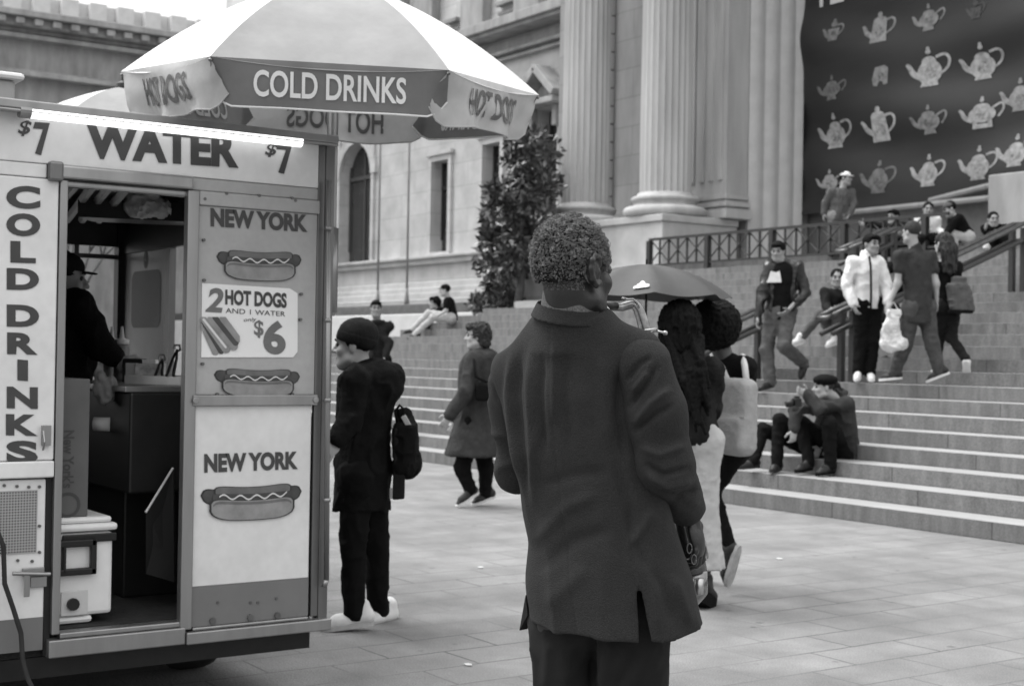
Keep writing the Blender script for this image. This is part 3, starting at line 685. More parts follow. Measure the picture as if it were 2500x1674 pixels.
cart = thing('food_cart', (-6.6, 1.7, 0), 'white street food cart with an open door and lettering for cold drinks and hot dogs', 'food cart')
def cpt(px, py, o_=0.0): p = at(px, py, X=XC).copy(); p[0] += o_; return p
def quadfn(tl, tr, br, bl, o_):
    A, B, C_, D_ = (cpt(*q) for q in (tl, tr, br, bl))
    def fn(u, v):
        p = (A*(1-u)+B*u)*v+(D_*(1-u)+C_*u)*(1-v); return (XC+o_, p[1], p[2])
    return fn
def boxpx(x0, y0, x1, y1, dl=0.0): return (x0, y0), (x1, y0+dl), (x1, y1+dl), (x0, y1)
K = 1.06746
# end wall, built round the door
c = MB(); c.box((XC-.035, YL, 1.028), (XC, 1.63, 2.084)); pn = c.build('drinks_panel', m_panel, cart, bevel=.006)
l = MB()
for ch, ya, yb, xa, xb in (('C', 453, 509, 15, 98), ('O', 520, 576, 15, 98), ('L', 588, 641, 25, 87), ('D', 654, 707, 16, 95), ('D', 743, 797, 16, 95), ('R', 811, 864, 17, 92), ('I', 877, 928, 42, 68), ('N', 943, 996, 16, 92), ('K', 1010, 1062, 14, 92), ('S', 1074, 1129, 15, 92)):
    letter(l, ch, quadfn(*boxpx(xa, ya, xb, yb, 2), .0025), .05)
l.build('lettering', m_ink, pn)
c = MB(); c.box((XC-.035, YL, .964), (XC+.012, 1.63, 1.026)); c.build('flange', m_panel, cart, bevel=.006)
c = MB(); q = cpt(108, 1064); c.box((XC+.001, q[1]-.012, q[2]-.035), (XC+.02, q[1]+.02, q[2]+.04)); c.tube([(XC+.02, q[1]-.01, q[2]+.02), (XC+.045, q[1]-.012, q[2]-.02), (XC+.03, q[1]-.012, q[2]-.05)], .004, 6); c.build('hasp', m_alu, cart)
# lower hatch
c = MB(); c.box((XC-.05, YL, .315), (XC-.012, 1.607, .957)); ht_ = c.build('hatch_door', m_panel, cart, bevel=.006)
c = MB(); c.box((XC-.0118, YL+.001, .317), (XC-.008, 1.604, .44)); c.build('kick_band', m_band, ht_)
def mesh_mat():
    m = bpy.data.materials.new('perforated_sheet'); m.use_nodes = True; t = m.node_tree; b = t.nodes['Principled BSDF']
    tc = t.nodes.new('ShaderNodeTexCoord'); vm = t.nodes.new('ShaderNodeVectorMath'); vm.operation = 'SCALE'; vm.inputs['Scale'].default_value = 95
    fr = t.nodes.new('ShaderNodeVectorMath'); fr.operation = 'FRACTION'; su = t.nodes.new('ShaderNodeVectorMath'); su.operation = 'SUBTRACT'; su.inputs[1].default_value = (.5, .5, .5)
    sp = t.nodes.new('ShaderNodeSeparateXYZ'); cb = t.nodes.new('ShaderNodeCombineXYZ'); ln = t.nodes.new('ShaderNodeVectorMath'); ln.operation = 'LENGTH'
    gt = t.nodes.new('ShaderNodeMath'); gt.operation = 'GREATER_THAN'; gt.inputs[1].default_value = .3
    mr = t.nodes.new('ShaderNodeMapRange'); mr.inputs['To Min'].default_value = .03; mr.inputs['To Max'].default_value = .27
    t.links.new(tc.outputs['Object'], vm.inputs[0]); t.links.new(vm.outputs[0], fr.inputs[0]); t.links.new(fr.outputs[0], su.inputs[0]); t.links.new(su.outputs[0], sp.inputs[0])
    t.links.new(sp.outputs['Y'], cb.inputs['X']); t.links.new(sp.outputs['Z'], cb.inputs['Y']); t.links.new(cb.outputs[0], ln.inputs[0]); t.links.new(ln.outputs['Value'], gt.inputs[0]); t.links.new(gt.outputs[0], mr.inputs['Value']); t.links.new(mr.outputs[0], b.inputs['Base Color'])
    b.inputs['Roughness'].default_value = .5; return m
c = MB(); c.box((XC-.0119, YL+.1, .683), (XC-.007, 1.575, .917)); c.build('vent_grille', mesh_mat(), ht_)
c = MB()
for px, py in ((12, 1185), (43, 1187), (72, 1189), (98, 1188), (98, 1284), (98, 1348), (80, 1370), (45, 1368), (12, 1366)): q = cpt(px, py); c = MB(); c.tube([(XC-.012, q[1], q[2]), (XC-.005, q[1], q[2])], .006, 8); c.build('rivet', m_screw, ht_)
c = MB(); q = cpt(75, 1395); c.tube([(XC+.012, q[1]-.07, q[2]), (XC+.012, q[1]+.07, q[2]-.012)], .008, 8); c.box((XC-.011, q[1]-.03, q[2]-.015), (XC+.004, q[1]+.05, q[2]+.014)); c.box((XC+.012, q[1]-.028, q[2]-.09), (XC+.016, q[1]-.006, q[2]-.005)); c.box((XC-.009, q[1]+.0, q[2]-.06), (XC+.002, q[1]+.06, q[2]-.02))
c.build('bolt_latch', m_alu, ht_, bevel=.002)
# header, roof edge, lamp
hq = ((-60, 284), (775, 343), (775, 444), (-60, 392)); hA = [cpt(*p) for p in hq]
c = MB(); c.box((XC-.035, YL, 2.14), (XC, 2.715, 2.322)); hd = c.build('header_panel', m_panel, cart, bevel=.004)
def one(mb, fn): mb.add([fn(u, v) for u, v in ((0, .80), (.12, 1), (1, 1), (.48, 0), (.12, .04), (.60, .80))], [(0, 5, 1), (1, 5, 2), (2, 5, 3), (3, 5, 4)])
l = MB(); hf = lambda x0, y0, x1, y1, o_=.003: quadfn((x0, y0), (x1, y0+(x1-x0)*.068), (x1, y1+(x1-x0)*.068), (x0, y1), o_)
letter(l, 'WATER', hf(209, 298, 582, 386), .05); l.build('lettering', m_ink, hd); l = MB(); letter(l, '$', hf(43, 293, 77, 332), .02, .25); one(l, hf(80, 298, 121, 378))
l.build('lettering', m_ink, hd); l = MB(); letter(l, '$', hf(646, 349, 677, 383), .02, .25); one(l, hf(674, 350, 713, 424))
l.build('lettering', m_ink, hd)
c = MB(); c.box((XC-.04, YL, 2.324), (XC+.075, 2.77, 2.358)); c.box((XC+.05, YL, 2.312), (XC+.0751, 2.77, 2.3239)); c.build('roof_edge', m_alu, cart, bevel=.005)
c = MB(); c.box((XB-.05, YL, 2.33), (XC-.041, 2.77, 2.355)); c.build('roof', m_aluD, cart)
c = MB(); c.box((XC-.03, 2.717, .34), (XC-.005, 2.75, 2.323)); c.box((XC-.06, 2.751, .30), (XC-.004, 2.795, 2.323)); c.build('corner_post', m_aluD, cart, bevel=.004)
a, b = cpt(57, 288, .05), cpt(724, 338, .05); a[2] = b[2] = (a[2]+b[2])/2; a[0] = b[0] = XC+.05
lamp = thing('tube_lamp', a, 'lit white tube lamp under the cart roof edge above the water sign', 'lamp')
c = MB(); c.tube([a+(b-a)*.01, b-(b-a)*.004], .0255, 16); c.build('tube', glow('lamp_tube', 1.2), lamp, smooth=True)
c = MB(); c.tube([a-np.array([0, .03, 0]), a+(b-a)*.0095], .027, 16); c.box((XC+.001, a[1]-.03, a[2]+.027), (XC+.07, b[1]+.01, a[2]+.036)); c.build('fitting', m_alu, lamp, smooth=False)
# door frame, rail and sill
c = MB(); c.box((XC-.05, 1.634, .37), (XC+.004, 1.664, 2.086)); c.build('door_jamb', m_alu, cart, bevel=.004)
c = MB(); c.box((XC-.05, 1.62, 2.088), (XC+.022, 2.156, 2.139)); c.box((XC-.045, 1.62, 2.06), (XC-.01, 2.156, 2.087)); c.build('door_rail', m_alu, cart, bevel=.008)
c = MB(); c.box((XC-.03, 1.585, 2.075), (XC+.03, 1.64, 2.150)); c.build('rail_cap', m_aluD, cart, bevel=.01)
c = MB(); c.box((XC-.036, YL, 2.087), (XC-.002, 1.584, 2.138)); c.build('header_trim', m_panel, cart, bevel=.004)
c = MB(); c.box((XC-.02, 1.61, .29), (XC-.052, 1.633, 1.015)); c.build('hatch_gap', m_black, cart)  # black strip painting in the darkness of the open gap
c = MB(); c.box((XC-.05, 1.62, .285), (XC+.02, 2.158, .352)); c.box((XC-.06, 1.665, .353), (XC+.004, 2.158, .374)); c.build('door_sill', m_alu, cart, bevel=.005)
c = MB(); c.box((XC-.05, 2.160, .283), (XC+.03, 2.80, .332)); c.box((XC-.04, 2.19, .333), (XC+.012, 2.70, .346)); c.build('panel_sill', m_alu, cart, bevel=.005)
# sliding door leaf (the printed panel)
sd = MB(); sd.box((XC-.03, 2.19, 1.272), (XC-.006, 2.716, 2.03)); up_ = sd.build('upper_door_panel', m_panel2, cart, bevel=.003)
sd = MB(); sd.box((XC-.03, 2.19, .506), (XC-.004, 2.704, 1.228)); lo_ = sd.build('lower_door_panel', m_panel, cart, bevel=.003)
sd = MB(); sd.box((XC-.03, 2.19, .347), (XC-.003, 2.704, .5055)); kb = sd.build('kick_band', m_band, cart)
sd = MB(); sd.box((XC-.034, 2.138, .34), (XC+.010, 2.187, 2.087)); sd.build('door_stile', m_alu, cart, bevel=.005)
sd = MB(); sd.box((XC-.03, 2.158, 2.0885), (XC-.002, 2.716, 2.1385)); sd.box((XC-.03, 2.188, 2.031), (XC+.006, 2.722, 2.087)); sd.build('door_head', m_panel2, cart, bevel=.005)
sd = MB(); sd.box((XC-.03, 2.172, 1.2285), (XC+.018, 2.722, 1.2715)); sd.tube([(XC+.018, 2.182, 1.25), (XC+.024, 2.182, 1.25)], .014, 10, ); sd.tube([(XC+.018, 2.712, 1.25), (XC+.024, 2.712, 1.25)], .014, 10); sd.build('mid_rail', m_alu, cart, bevel=.005)
for px, py in ((475, 473), (552, 473), (632, 478), (712, 484), (499, 486), (720, 490), (497, 586), (498, 684), (735, 718), (733, 780), (494, 888), (530, 962), (713, 962)): q = cpt(px, py); sc = MB(); sc.tube([(XC-.007, q[1], q[2]), (XC+.0085, q[1], q[2])], .0065, 8); sc.build('screw', m_screw, cart)
for px, py in ((519, 1514), (611, 1506), (677, 1501)): q = cpt(px, py); sc = MB(); sc.tube([(XC-.004, q[1], q[2]), (XC+.006, q[1], q[2])], .013, 10); sc.build('bolt', m_screw, cart)
for px, py in ((612, 1470), (630, 1470), (532, 1470), (675, 1460)): q = cpt(px, py); sc = MB(); sc.tube([(XC-.004, q[1], q[2]), (XC+.001, q[1], q[2])], .006, 8); sc.build('screw', m_screw, cart)
m_saus = gm('print_sausage', .055, .5, 20, .25); m_bun = gm('print_bun', .22, .5, 14, .22); m_bun2 = gm('print_bun_shade', .12, .5, 14, .2); m_mus = gm('print_mustard', .55, .5, 9, .05); m_out = gm('print_outline', .03, .5)
m_paper = gm('sign_paper', .68, .5, 3, .05)
def hotdog(mb, fn):
    L_ = [0.0]
    def put(P, mi): L_[0] += .0012; o_ = L_[0]; mb.add([np.array(fn(u, v))+np.array([o_, 0, 0]) for u, v in P], [tuple(range(len(P)))], mi)
    def band(f_top, f_bot, u0_, u1_, n, mi):
        U = np.linspace(u0_, u1_, n); L_[0] += .0012; o_ = L_[0]
        mb.add([np.array(fn(u, f_top(u)))+np.array([o_, 0, 0]) for u in U]+[np.array(fn(u, f_bot(u)))+np.array([o_, 0, 0]) for u in U], [(n+i, n+i+1, i+1, i) for i in range(n-1)], mi)
    sm = lambda u: (2*u-1)**2
    rnd = lambda u, a, b, p=.16: max(0, 1-max(0, (a+p-u)/p, (u-(b-p))/p)**2)**.5
    for gx, mi in ((.018, 4), (0, 0)):   # sausage
        band(lambda u: .58+.13*sm(u)+(.19+gx)*rnd(u, 0-gx, 1+gx, .1), lambda u: .58+.13*sm(u)-(.19+gx)*rnd(u, 0-gx, 1+gx, .1), 0-gx, 1+gx, 40, mi)
    for gx, mi in ((.016, 4), (0, 2)):   # back half of the bun
        band(lambda u: .78+.15*sm(u)+(.1+gx)*rnd(u, .13-gx, .89+gx), lambda u: .70+.10*sm(u)-(.04+gx)*rnd(u, .13-gx, .89+gx), .13-gx, .89+gx, 34, mi)
    band(lambda u: .64+.1*sm(u)+.07*rnd(u, .1, .9), lambda u: .5, .1, .9, 34, 0)
    for gx, mi in ((.02, 4), (0, 1)):    # front half of the bun
        band(lambda u: .40+.12*sm(u)+(.13+gx)*rnd(u, .085-gx, .915+gx, .12), lambda u: .21+.10*sm(u)-(.19+gx)*rnd(u, .085-gx, .915+gx, .2), .085-gx, .915+gx, 44, mi)
    band(lambda u: .37+.12*sm(u)+.13*rnd(u, .1, .9, .12), lambda u: .33+.12*sm(u)+.10*rnd(u, .1, .9, .12), .1, .9, 34, 2)
    wv = lambda u: .62+.12*sm(u)+.055*sin(u*38)
    band(lambda u: wv(u)+.022, lambda u: wv(u)-.022, .16, .85, 70, 3)
HM = [m_saus, m_bun, m_bun2, m_mus, m_out]
def pic(parent, q, o_):
    mb = MB(); hotdog(mb, quadfn(*q, o_)); mb.build('hot_dog_print', HM, parent)
pic(up_, ((533, 604), (734, 612), (734, 690), (533, 682)), -.005); pic(up_, ((527, 894), (730, 898), (730, 972), (527, 967)), -.005); pic(lo_, ((494, 1183), (733, 1173), (733, 1263), (494, 1275)), -.003)
l = MB(); letter(l, 'NEW YORK', quadfn((515, 507), (752, 524), (752, 567), (515, 553), -.0035), .05); l.build('lettering', m_ink, up_)
l = MB(); letter(l, 'NEW YORK', quadfn((499, 1107), (728, 1101), (728, 1145), (499, 1154), -.0015), .05); l.build('lettering', m_ink, lo_)
s_ = MB(); A = [cpt(*p) for p in ((494, 691), (708, 704), (727, 716), (727, 858), (716, 872), (492, 872))]; s_.poly([(p[1], p[2]) for p in A], (XC-.0055, 0, 0), (0, 1, 0), (0, 0, 1), .004); sg = s_.build('price_sign', m_paper, up_)
def pz(x0, y0, x1, y1, sl=.06): a_, b_ = (x0*.3636, 350+y0*.3636), (x1*.3636, 350+y1*.3636); d_ = sl*(b_[0]-a_[0]); return (a_[0], a_[1]), (b_[0], a_[1]+d_), (b_[0], b_[1]+d_), (a_[0], b_[1])
so_ = .0008
l = MB(); letter(l, '2', quadfn(*pz(1378, 966, 1500, 1130), so_), .03, .2); l.build('price_figure', m_ink2, sg); l = MB(); letter(l, '$', quadfn(*pz(1706, 1185, 1770, 1303), so_), .02); letter(l, '6', quadfn(*pz(1768, 1183, 1918, 1412), so_), .04); l.build('price_figure', m_ink2, sg)
l = MB(); letter(l, 'HOT DOGS', quadfn(*pz(1512, 980, 1925, 1082), so_), .045); letter(l, 'AND 1 WATER', quadfn(*pz(1515, 1105, 1915, 1138), so_), 0); letter(l, 'only', quadfn(*pz(1636, 1172, 1722, 1204, -.05), so_), 0, .2); l.build('lettering', m_ink, sg)
l = MB(); fn = quadfn(*pz(1350, 1165, 1610, 1420, .0), so_)
rot = radians(-52)
for i, (cx_, cy_, hl, hw, mi) in enumerate(((.10, .42, .42, .10, 1), (.20, .50, .50, .085, 0), (.33, .56, .50, .12, 1), (.34, .57, .46, .03, 3), (.55, .60, .46, .12, 1), (.62, .66, .42, .09, 0), (.76, .70, .34, .10, 1))):
    P = [(hl*sg_+hw*cos(a), hw*sin(a)) for sg_, a0 in ((1, -pi/2), (-1, pi/2)) for a in np.linspace(a0, a0+pi, 8)]
    P = [(cx_+p[0]*cos(rot)-p[1]*sin(rot)*.9, cy_+p[0]*sin(rot)+p[1]*cos(rot)) for p in P]
    P = [(min(max(u, 0), .99), min(max(v, 0), 1)) for u, v in P]
    l.add([np.array(fn(*p))+np.array([.0006*(i+1), 0, 0]) for p in P], [tuple(range(len(P)))], mi)
l.build('hot_dog_print', HM, sg)
# underframe, wheel, floor, walls
c = MB(); c.box((XB, YL, .20), (XC-.055, 2.74, .28)); c.build('chassis', m_black, cart)
c = MB(); c.box((XB, YL, .281), (XC-.062, 2.74, .369)); c.box((XB+.05, YL+.05, .37), (XC-.07, 2.71, .376)); c.build('floor', gm('floor_mat', .02, .8, 30, .4, bump=.5, bscale=80), cart)
wc = np.array([-6.2, 2.50, .235])
c = MB(); tp = [(.13, -.09), (.19, -.1), (.225, -.085), (.235, -.05), (.235, .05), (.225, .085), (.19, .1), (.13, .09)]; c.lathe(wc, tp, 36, axis=(0, 1, 0)); wh = c.build('wheel', m_rub, cart, smooth=True)
c = MB(); c.lathe(wc, [(.05, -.085), (.129, -.095), (.129, .095), (.05, .085)], 24, axis=(0, 1, 0)); c.build('rim', m_aluD, wh)
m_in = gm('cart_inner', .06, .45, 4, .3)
m_pw = pane_mat('cart_pane', .96, .07)
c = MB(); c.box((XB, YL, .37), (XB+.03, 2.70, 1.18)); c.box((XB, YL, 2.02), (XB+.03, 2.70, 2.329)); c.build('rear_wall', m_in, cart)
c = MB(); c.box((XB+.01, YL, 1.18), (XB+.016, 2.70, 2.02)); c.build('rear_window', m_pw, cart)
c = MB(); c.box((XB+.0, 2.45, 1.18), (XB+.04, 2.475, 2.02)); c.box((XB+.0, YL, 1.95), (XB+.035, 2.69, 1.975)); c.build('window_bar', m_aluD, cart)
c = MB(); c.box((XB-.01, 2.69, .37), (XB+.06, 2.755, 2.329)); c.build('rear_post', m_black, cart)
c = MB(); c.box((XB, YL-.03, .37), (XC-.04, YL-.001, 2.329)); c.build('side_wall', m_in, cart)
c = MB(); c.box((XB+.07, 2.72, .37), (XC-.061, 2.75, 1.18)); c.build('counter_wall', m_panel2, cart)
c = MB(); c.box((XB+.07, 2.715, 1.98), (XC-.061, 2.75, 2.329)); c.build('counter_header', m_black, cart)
c = MB(); c.box((XB+.07, 2.728, 1.181), (-7.13, 2.742, 1.979)); sp_ = c.build('side_panel', gm('side_panel_tint', .20, .3, 2, .2), cart)
def pl(px, py): q = at(px, py, Y=2.7275); return (q[0], q[2])
P = []
x0, z1 = pl(323, 664); x1, z0 = pl(391, 799)
for cx_, cz_, a0 in ((x1-.05, z1-.05, 0), (x0+.05, z1-.05, pi/2), (x0+.05, z0+.05, pi), (x1-.05, z0+.05, 1.5*pi)):
    P += [(cx_+.05*cos(a0+t), cz_+.05*sin(a0+t)) for t in np.linspace(0, pi/2, 6)]
c = MB(); c.add([(p[0], 2.7262, p[1]) for p in P], [tuple(range(len(P)))]); q = pl(356, 633); c.add([(p[0], 2.7261, p[1]) for p in disc(q[0], q[1], .03, .05)], [tuple(range(22))]); c.build('sticker', m_ink, sp_)
c = MB(); c.box((-7.128, 2.715, 1.181), (-7.07, 2.75, 1.979)); c.build('window_post', m_aluD, cart); c = MB(); c.box((-6.60, 2.715, 1.181), (-6.55, 2.75, 1.979)); c.build('window_post', m_aluD, cart)
c = MB(); c.box((XB+.061, 2.05, .85), (-5.75, 2.714, 1.27)); c.box((-7.6, 2.12, .376), (-6.0, 2.71, .849)); ctr_ = c.build('counter', m_black, cart, bevel=.01)
c = MB(); c.box((-7.7, 2.03, 1.271), (-5.76, 2.713, 1.296)); c.build('worktop', m_alu, ctr_, bevel=.004)
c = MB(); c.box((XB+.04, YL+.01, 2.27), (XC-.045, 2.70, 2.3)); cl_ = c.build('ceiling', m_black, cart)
c = MB()
for (x0_, y0_, x1_, y1_) in ((520, 262, 405, 400), (632, 270, 452, 512), (742, 280, 552, 512), (850, 300, 664, 514)):
    a_ = Z2(x0_, y0_); b_ = Z2(x1_, y1_); c.tube([at(a_[0], a_[1], d=6.15), at(b_[0], b_[1], d=7.6)], .022, 6)
c.build('ceiling_slat', gm('slat', .32, .4, 6, .2), cart)
c = MB(); c.obox(at(*Z2(1030, 468)[:2], d=6.9), r0*.30+f0*.1, UP*.045+r0*.0, f0*.12); c.build('hanging_shelf', m_black, cart)
# goods inside the cart, each a thing of its own
s = Solid(.03); q = at(*Z2(980, 395)[:2], d=6.72)
for i in range(9): s.ell(q+r0*random.uniform(-.06, .07)+UP*random.uniform(-.03, .05)+f0*random.uniform(-.04, .04), [random.uniform(.04, .06), random.uniform(.04, .06), .045])
s.wrinkle(.02, 38, 3)
tag(solid_obj('plastic_bag', s, .008, gm('bag_film', .42, .25, 20, .2), origin=q-UP*.08), 'crumpled pale plastic bags on the high shelf inside the cart', 'bag')
kx = -5.52
A = at(140*K, 1188*K, X=kx); B = at(266*K, 1405*K, X=kx); zc0 = .378; zc1 = A[2]; yr = at(258*K, 1300*K, X=kx)[1]
cool = thing('cooler_box', (kx-.2, A[1], zc0), 'white plastic cooler box with a black handle on the cart floor', 'cooler')
m_pl = gm('cooler_plastic', .66, .35, 7, .08, bump=.05, bscale=30)
c = MB(); c.box((kx-.42, 1.40, zc0+.03), (kx, yr, zc1-.055)); c.box((kx-.40, 1.40, zc0), (kx-.001, yr-.075, zc0+.0299)); c.build('body', m_pl, cool, bevel=.015)
c = MB(); c.box((kx-.44, 1.39, zc1-.05), (kx+.012, yr+.015, zc1-.02)); c.box((kx-.42, 1.40, zc1-.0199), (kx-.004, yr-.004, zc1+.005)); c.build('lid', m_pl, cool, bevel=.014)
zh = at(200*K, 1240*K, X=kx)[2]; zh2 = at(200*K, 1305*K, X=kx)[2]; yh0 = at(140*K, 1270*K, X=kx)[1]; yh1 = at(216*K, 1270*K, X=kx)[1]
c = MB()
for (ya_, yb_, za_, zb_) in ((yh0-.05, yh1, zh-.012, zh+.016), (yh0-.05, yh1, zh2-.01, zh2+.016), (yh1-.022, yh1+.001, zh2-.01, zh+.016), (yh0-.002, yh0+.012, zh2, zh)): c.box((kx+.002, ya_, za_), (kx+.03, yb_, zb_))
c.box((kx+.001, yh0, zh+.002), (kx+.012, yr+.01, zh+.035)); c.build('handle', m_black, cool, bevel=.005)
q = at(165*K, 1380*K, X=kx); c = MB(); c.tube([q, q+np.array([.02, 0, 0])], .024, 12); c.build('drain_plug', m_black, cool); c = MB(); c.box((kx+.001, q[1]-.045, q[2]-.045), (kx+.006, q[1]+.06, q[2]+.05)); c.build('drain_recess', gm('recess', .5, .5), cool, bevel=.003)
bx = thing('cardboard_box', (kx-.15, 1.6, zc1), 'tall printed cardboard box standing on the cooler', 'box')
yb1 = at(204*K, 1000*K, X=kx-.02)[1]; ztop = at(170*K, 866*K, X=kx-.02)[2]
c = MB(); c.box((kx-.30, 1.42, zc1+.006), (kx-.02, yb1, ztop)); bo_ = c.build('carton', gm('cardboard', .10, .85, 6, .12), bx, bevel=.004)
fb = lambda x0, y0, x1, y1: (lambda A_, B_: (lambda u, v: (kx-.0185, A_[1]+(B_[1]-A_[1])*v, A_[2]+(B_[2]-A_[2])*(u))))(at(x0, y0, X=kx-.02), at(x1, y1, X=kx-.02))
l = MB(); letter(l, "New York's", fb(155, 1050, 180, 1190), .03); l.build('print', m_ink, bo_); l = MB(); c0 = at(165, 1232, X=kx-.02)
for R_ in (.05,): P = disc(c0[1], c0[2], R_, R_); P2 = disc(c0[1], c0[2], R_-.012, R_-.012); l.add([(kx-.0184, *p) for p in P+P2], [(i, (i+1) % 22, 22+(i+1) % 22, 22+i) for i in range(22)])
l.build('print', m_ink, bo_); l = MB()
for i in range(3): l.box((kx-.0185, 1.66+.018*i, 1.2), (kx-.018, 1.667+.018*i, 1.28))
l.build('print', m_ink, bo_)
q = at(*Z2(795, 1400)[:2], d=6.75); q[2] = 1.297
def bottle(q, mat, label, cat='bottle', group=None):
    o_ = thing('squeeze_bottle', q, label, cat, group); b_ = MB(); b_.lathe(q, [(.035, 0), (.037, .02), (.037, .16), (.03, .175)], 20); b_.build('bottle_body', mat, o_, smooth=True)
    b_ = MB(); b_.lathe(q+UP*.176, [(.034, 0), (.034, .022), (.012, .03), (.005, .085)], 18); b_.build('nozzle_cap', gm('cap_plastic', .6, .4), o_, smooth=True)
m_b1 = gm('bottle_red', .16, .35, 5, .1); m_b2 = gm('bottle_yellow', .45, .35, 5, .1)
z_w = 1.297
for (zx, zy, dd, mt, lb) in ((750, 1350, 6.9, m_b2, 'pale squeeze bottle on the cart counter, half behind the vendor'), (818, 1350, 6.8, m_b1, 'dark squeeze bottle with a white cap on the cart counter')):
    p = at(*Z2(zx, zy)[:2], d=dd); p[2] = z_w; bottle(p, mt, lb)
p = at(*Z2(1010, 1480)[:2], d=6.55); p[2] = z_w
o_ = thing('carton_tray', p, 'small pale food carton on the cart counter', 'food carton'); c = MB(); c.obox(p+UP*.045, r0*.06+f0*.01, f0*.04, UP*.044); c.build('carton', gm('carton_paper', .4, .7, 25, .5), o_, bevel=.004); c = MB(); c.obox(p+UP*.098, r0*.03, f0*.03, UP*.008); c.build('flap', m_paper, o_)
p = at(*Z2(1080, 1545)[:2], d=6.25); p[2] = z_w
o_ = thing('steel_tray', p, 'shiny steel food tray set in the cart counter', 'tray'); c = MB(); c.obox(p+UP*.004, r0*.12, f0*.13, UP*.003); c.build('base', m_steel, o_); c = MB()
for sx, ax, bx_ in ((r0*.12, f0*.13, r0*.004), (-r0*.12, f0*.13, r0*.004), (f0*.13, r0*.116, f0*.004), (-f0*.13, r0*.116, f0*.004)): c.obox(p+UP*.022+sx, ax, bx_, UP*.018)
c.build('rim', m_steel, o_)
def tongs(zx, zy, zx2, zy2, d_, label):
    a_ = at(*Z2(zx, zy)[:2], d=d_); b_ = at(*Z2(zx2, zy2)[:2], d=d_-.1); o_ = thing('tongs', b_, label, 'tongs', 'tools on the cart counter')
    for s_ in (-1, 1):
        c = MB(); n_ = r0*.012*s_; c.tube([a_, a_+(b_-a_)*.35+n_*.7, a_+(b_-a_)*.8+n_, b_+n_*1.3], [.005, .006, .007, .006], 8); c.build('arm', m_black, o_, smooth=True)
    c = MB(); c.tube([a_-r0*.014, a_-r0*.01+UP*.02, a_+r0*.01+UP*.02, a_+r0*.014, a_-UP*.006], .006, 8); c.build('hinge', m_alu, o_)
tongs(1190, 1385, 1140, 1560, 6.2, 'black tongs leaning beside the sliding door'); tongs(1090, 1450, 1065, 1560, 6.25, 'short black tongs standing in the steel tray')
p = at(*Z2(905, 1490)[:2], d=6.6); p[2] = z_w
o_ = thing('napkin_dispenser', p, 'black napkin dispenser on the cart counter beside the pale carton', 'dispenser'); c = MB(); c.obox(p+UP*.055, r0*.045, f0*.05, UP*.055); c.build('case', m_black, o_, bevel=.006); c = MB(); c.obox(p+UP*.06-f0*.052, r0*.028, f0*.002, UP*.03); c.build('napkin', m_white, o_)
s = Solid(.02); q = at(255, 950, d=6.05)
for i in range(6): s.ell(q+r0*random.uniform(-.04, .04)+UP*random.uniform(-.04, .05), [.024, .024, .03])
s.wrinkle(.010, 50, 7); tag(solid_obj('paper_bag', s, .007, gm('bag_paper', .16, .6, 20, .2), origin=q-UP*.08), 'small crumpled bag hanging under the cart counter', 'bag')
q = at(250, 1035, d=6.1)
o_ = thing('paper_roll', q, 'white paper roll on the dark shelf under the counter', 'paper roll'); c = MB(); c.tube([q-r0*.035, q+r0*.035], .03, 18); c.build('roll', m_white, o_, smooth=True); c = MB(); c.tube([q-r0*.036, q+r0*.036], .011, 10); c.build('core', m_dkgrey, o_)
a_ = at(422, 1142, d=5.95); b_ = at(356, 1250, d=5.8)
o_ = thing('dustpan', b_, 'black flat dustpan with a pale edge leaning inside the door', 'dustpan'); c = MB(); c.tube([a_, b_], .005, 8); c.build('edge', m_panel, o_); c = MB()
e_ = at(356, 1400, d=5.85); f_ = at(425, 1420, d=5.95); c.add([a_+r0*.002, b_, e_, f_, a_+f0*.03, b_+f0*.03, e_+f0*.03, f_+f0*.03], [(0, 1, 2, 3), (7, 6, 5, 4), (0, 4, 5, 1), (1, 5, 6, 2), (2, 6, 7, 3), (3, 7, 4, 0)]); c.build('blade', gm('dark_plastic', .03, .5), o_)
# roof vent with white cap and the hanging cable
p = at(15, 235, X=-6.0); o_ = thing('roof_vent', (-6.0, p[1], 2.355), 'square vent with a bright white cap on the cart roof', 'vent')
yv = at(45*K, 220*K, X=-5.9)[1]; zv = at(20, 196, X=-5.9)[2]
c = MB(); c.box((-6.3, yv-.5, 2.356), (-5.9, yv-.018, zv)); c.build('duct', m_panel2, o_, bevel=.01); c = MB(); c.box((-6.34, yv-.55, zv+.001), (-5.87, yv+.014, zv+.03)); c.build('cap', m_panel, o_, bevel=.014)
c = MB(); pts = [cpt(-30, 1250, .03), cpt(2, 1330, .035), cpt(4, 1420, .04), cpt(24, 1480, .045), cpt(42, 1540, .05), cpt(44, 1600, .06)]; e_ = at(66, 1652, X=XC+.1); pts += [e_]
f_ = [pts[-1]+(np.array([pts[-1][0]+.06, pts[-1][1]+.1, .01])-pts[-1])*q for q in (.5, 1)]
c.tube(pts+f_, .009, 8); tag(c.build('power_cable', m_rub, smooth=True, origin=(XC+.05, 1.45, 0)), 'grey power cable hanging down the left edge of the cart', 'cable')
# conduit on the cart corner
c = MB(); a_ = at(802, 440, d=5.97); b_ = at(797, 1415, d=5.97); c.tube([a_, b_], .012, 8); c.tube([b_+UP*.001, b_-UP*.03+r0*-.01], .012, 8)
for t in (.12, .35, .55, .8): pp = a_+(b_-a_)*t; c.tube([pp-UP*.008, pp+UP*.008], .017, 8)
c.build('conduit', m_alu, cart, smooth=True)

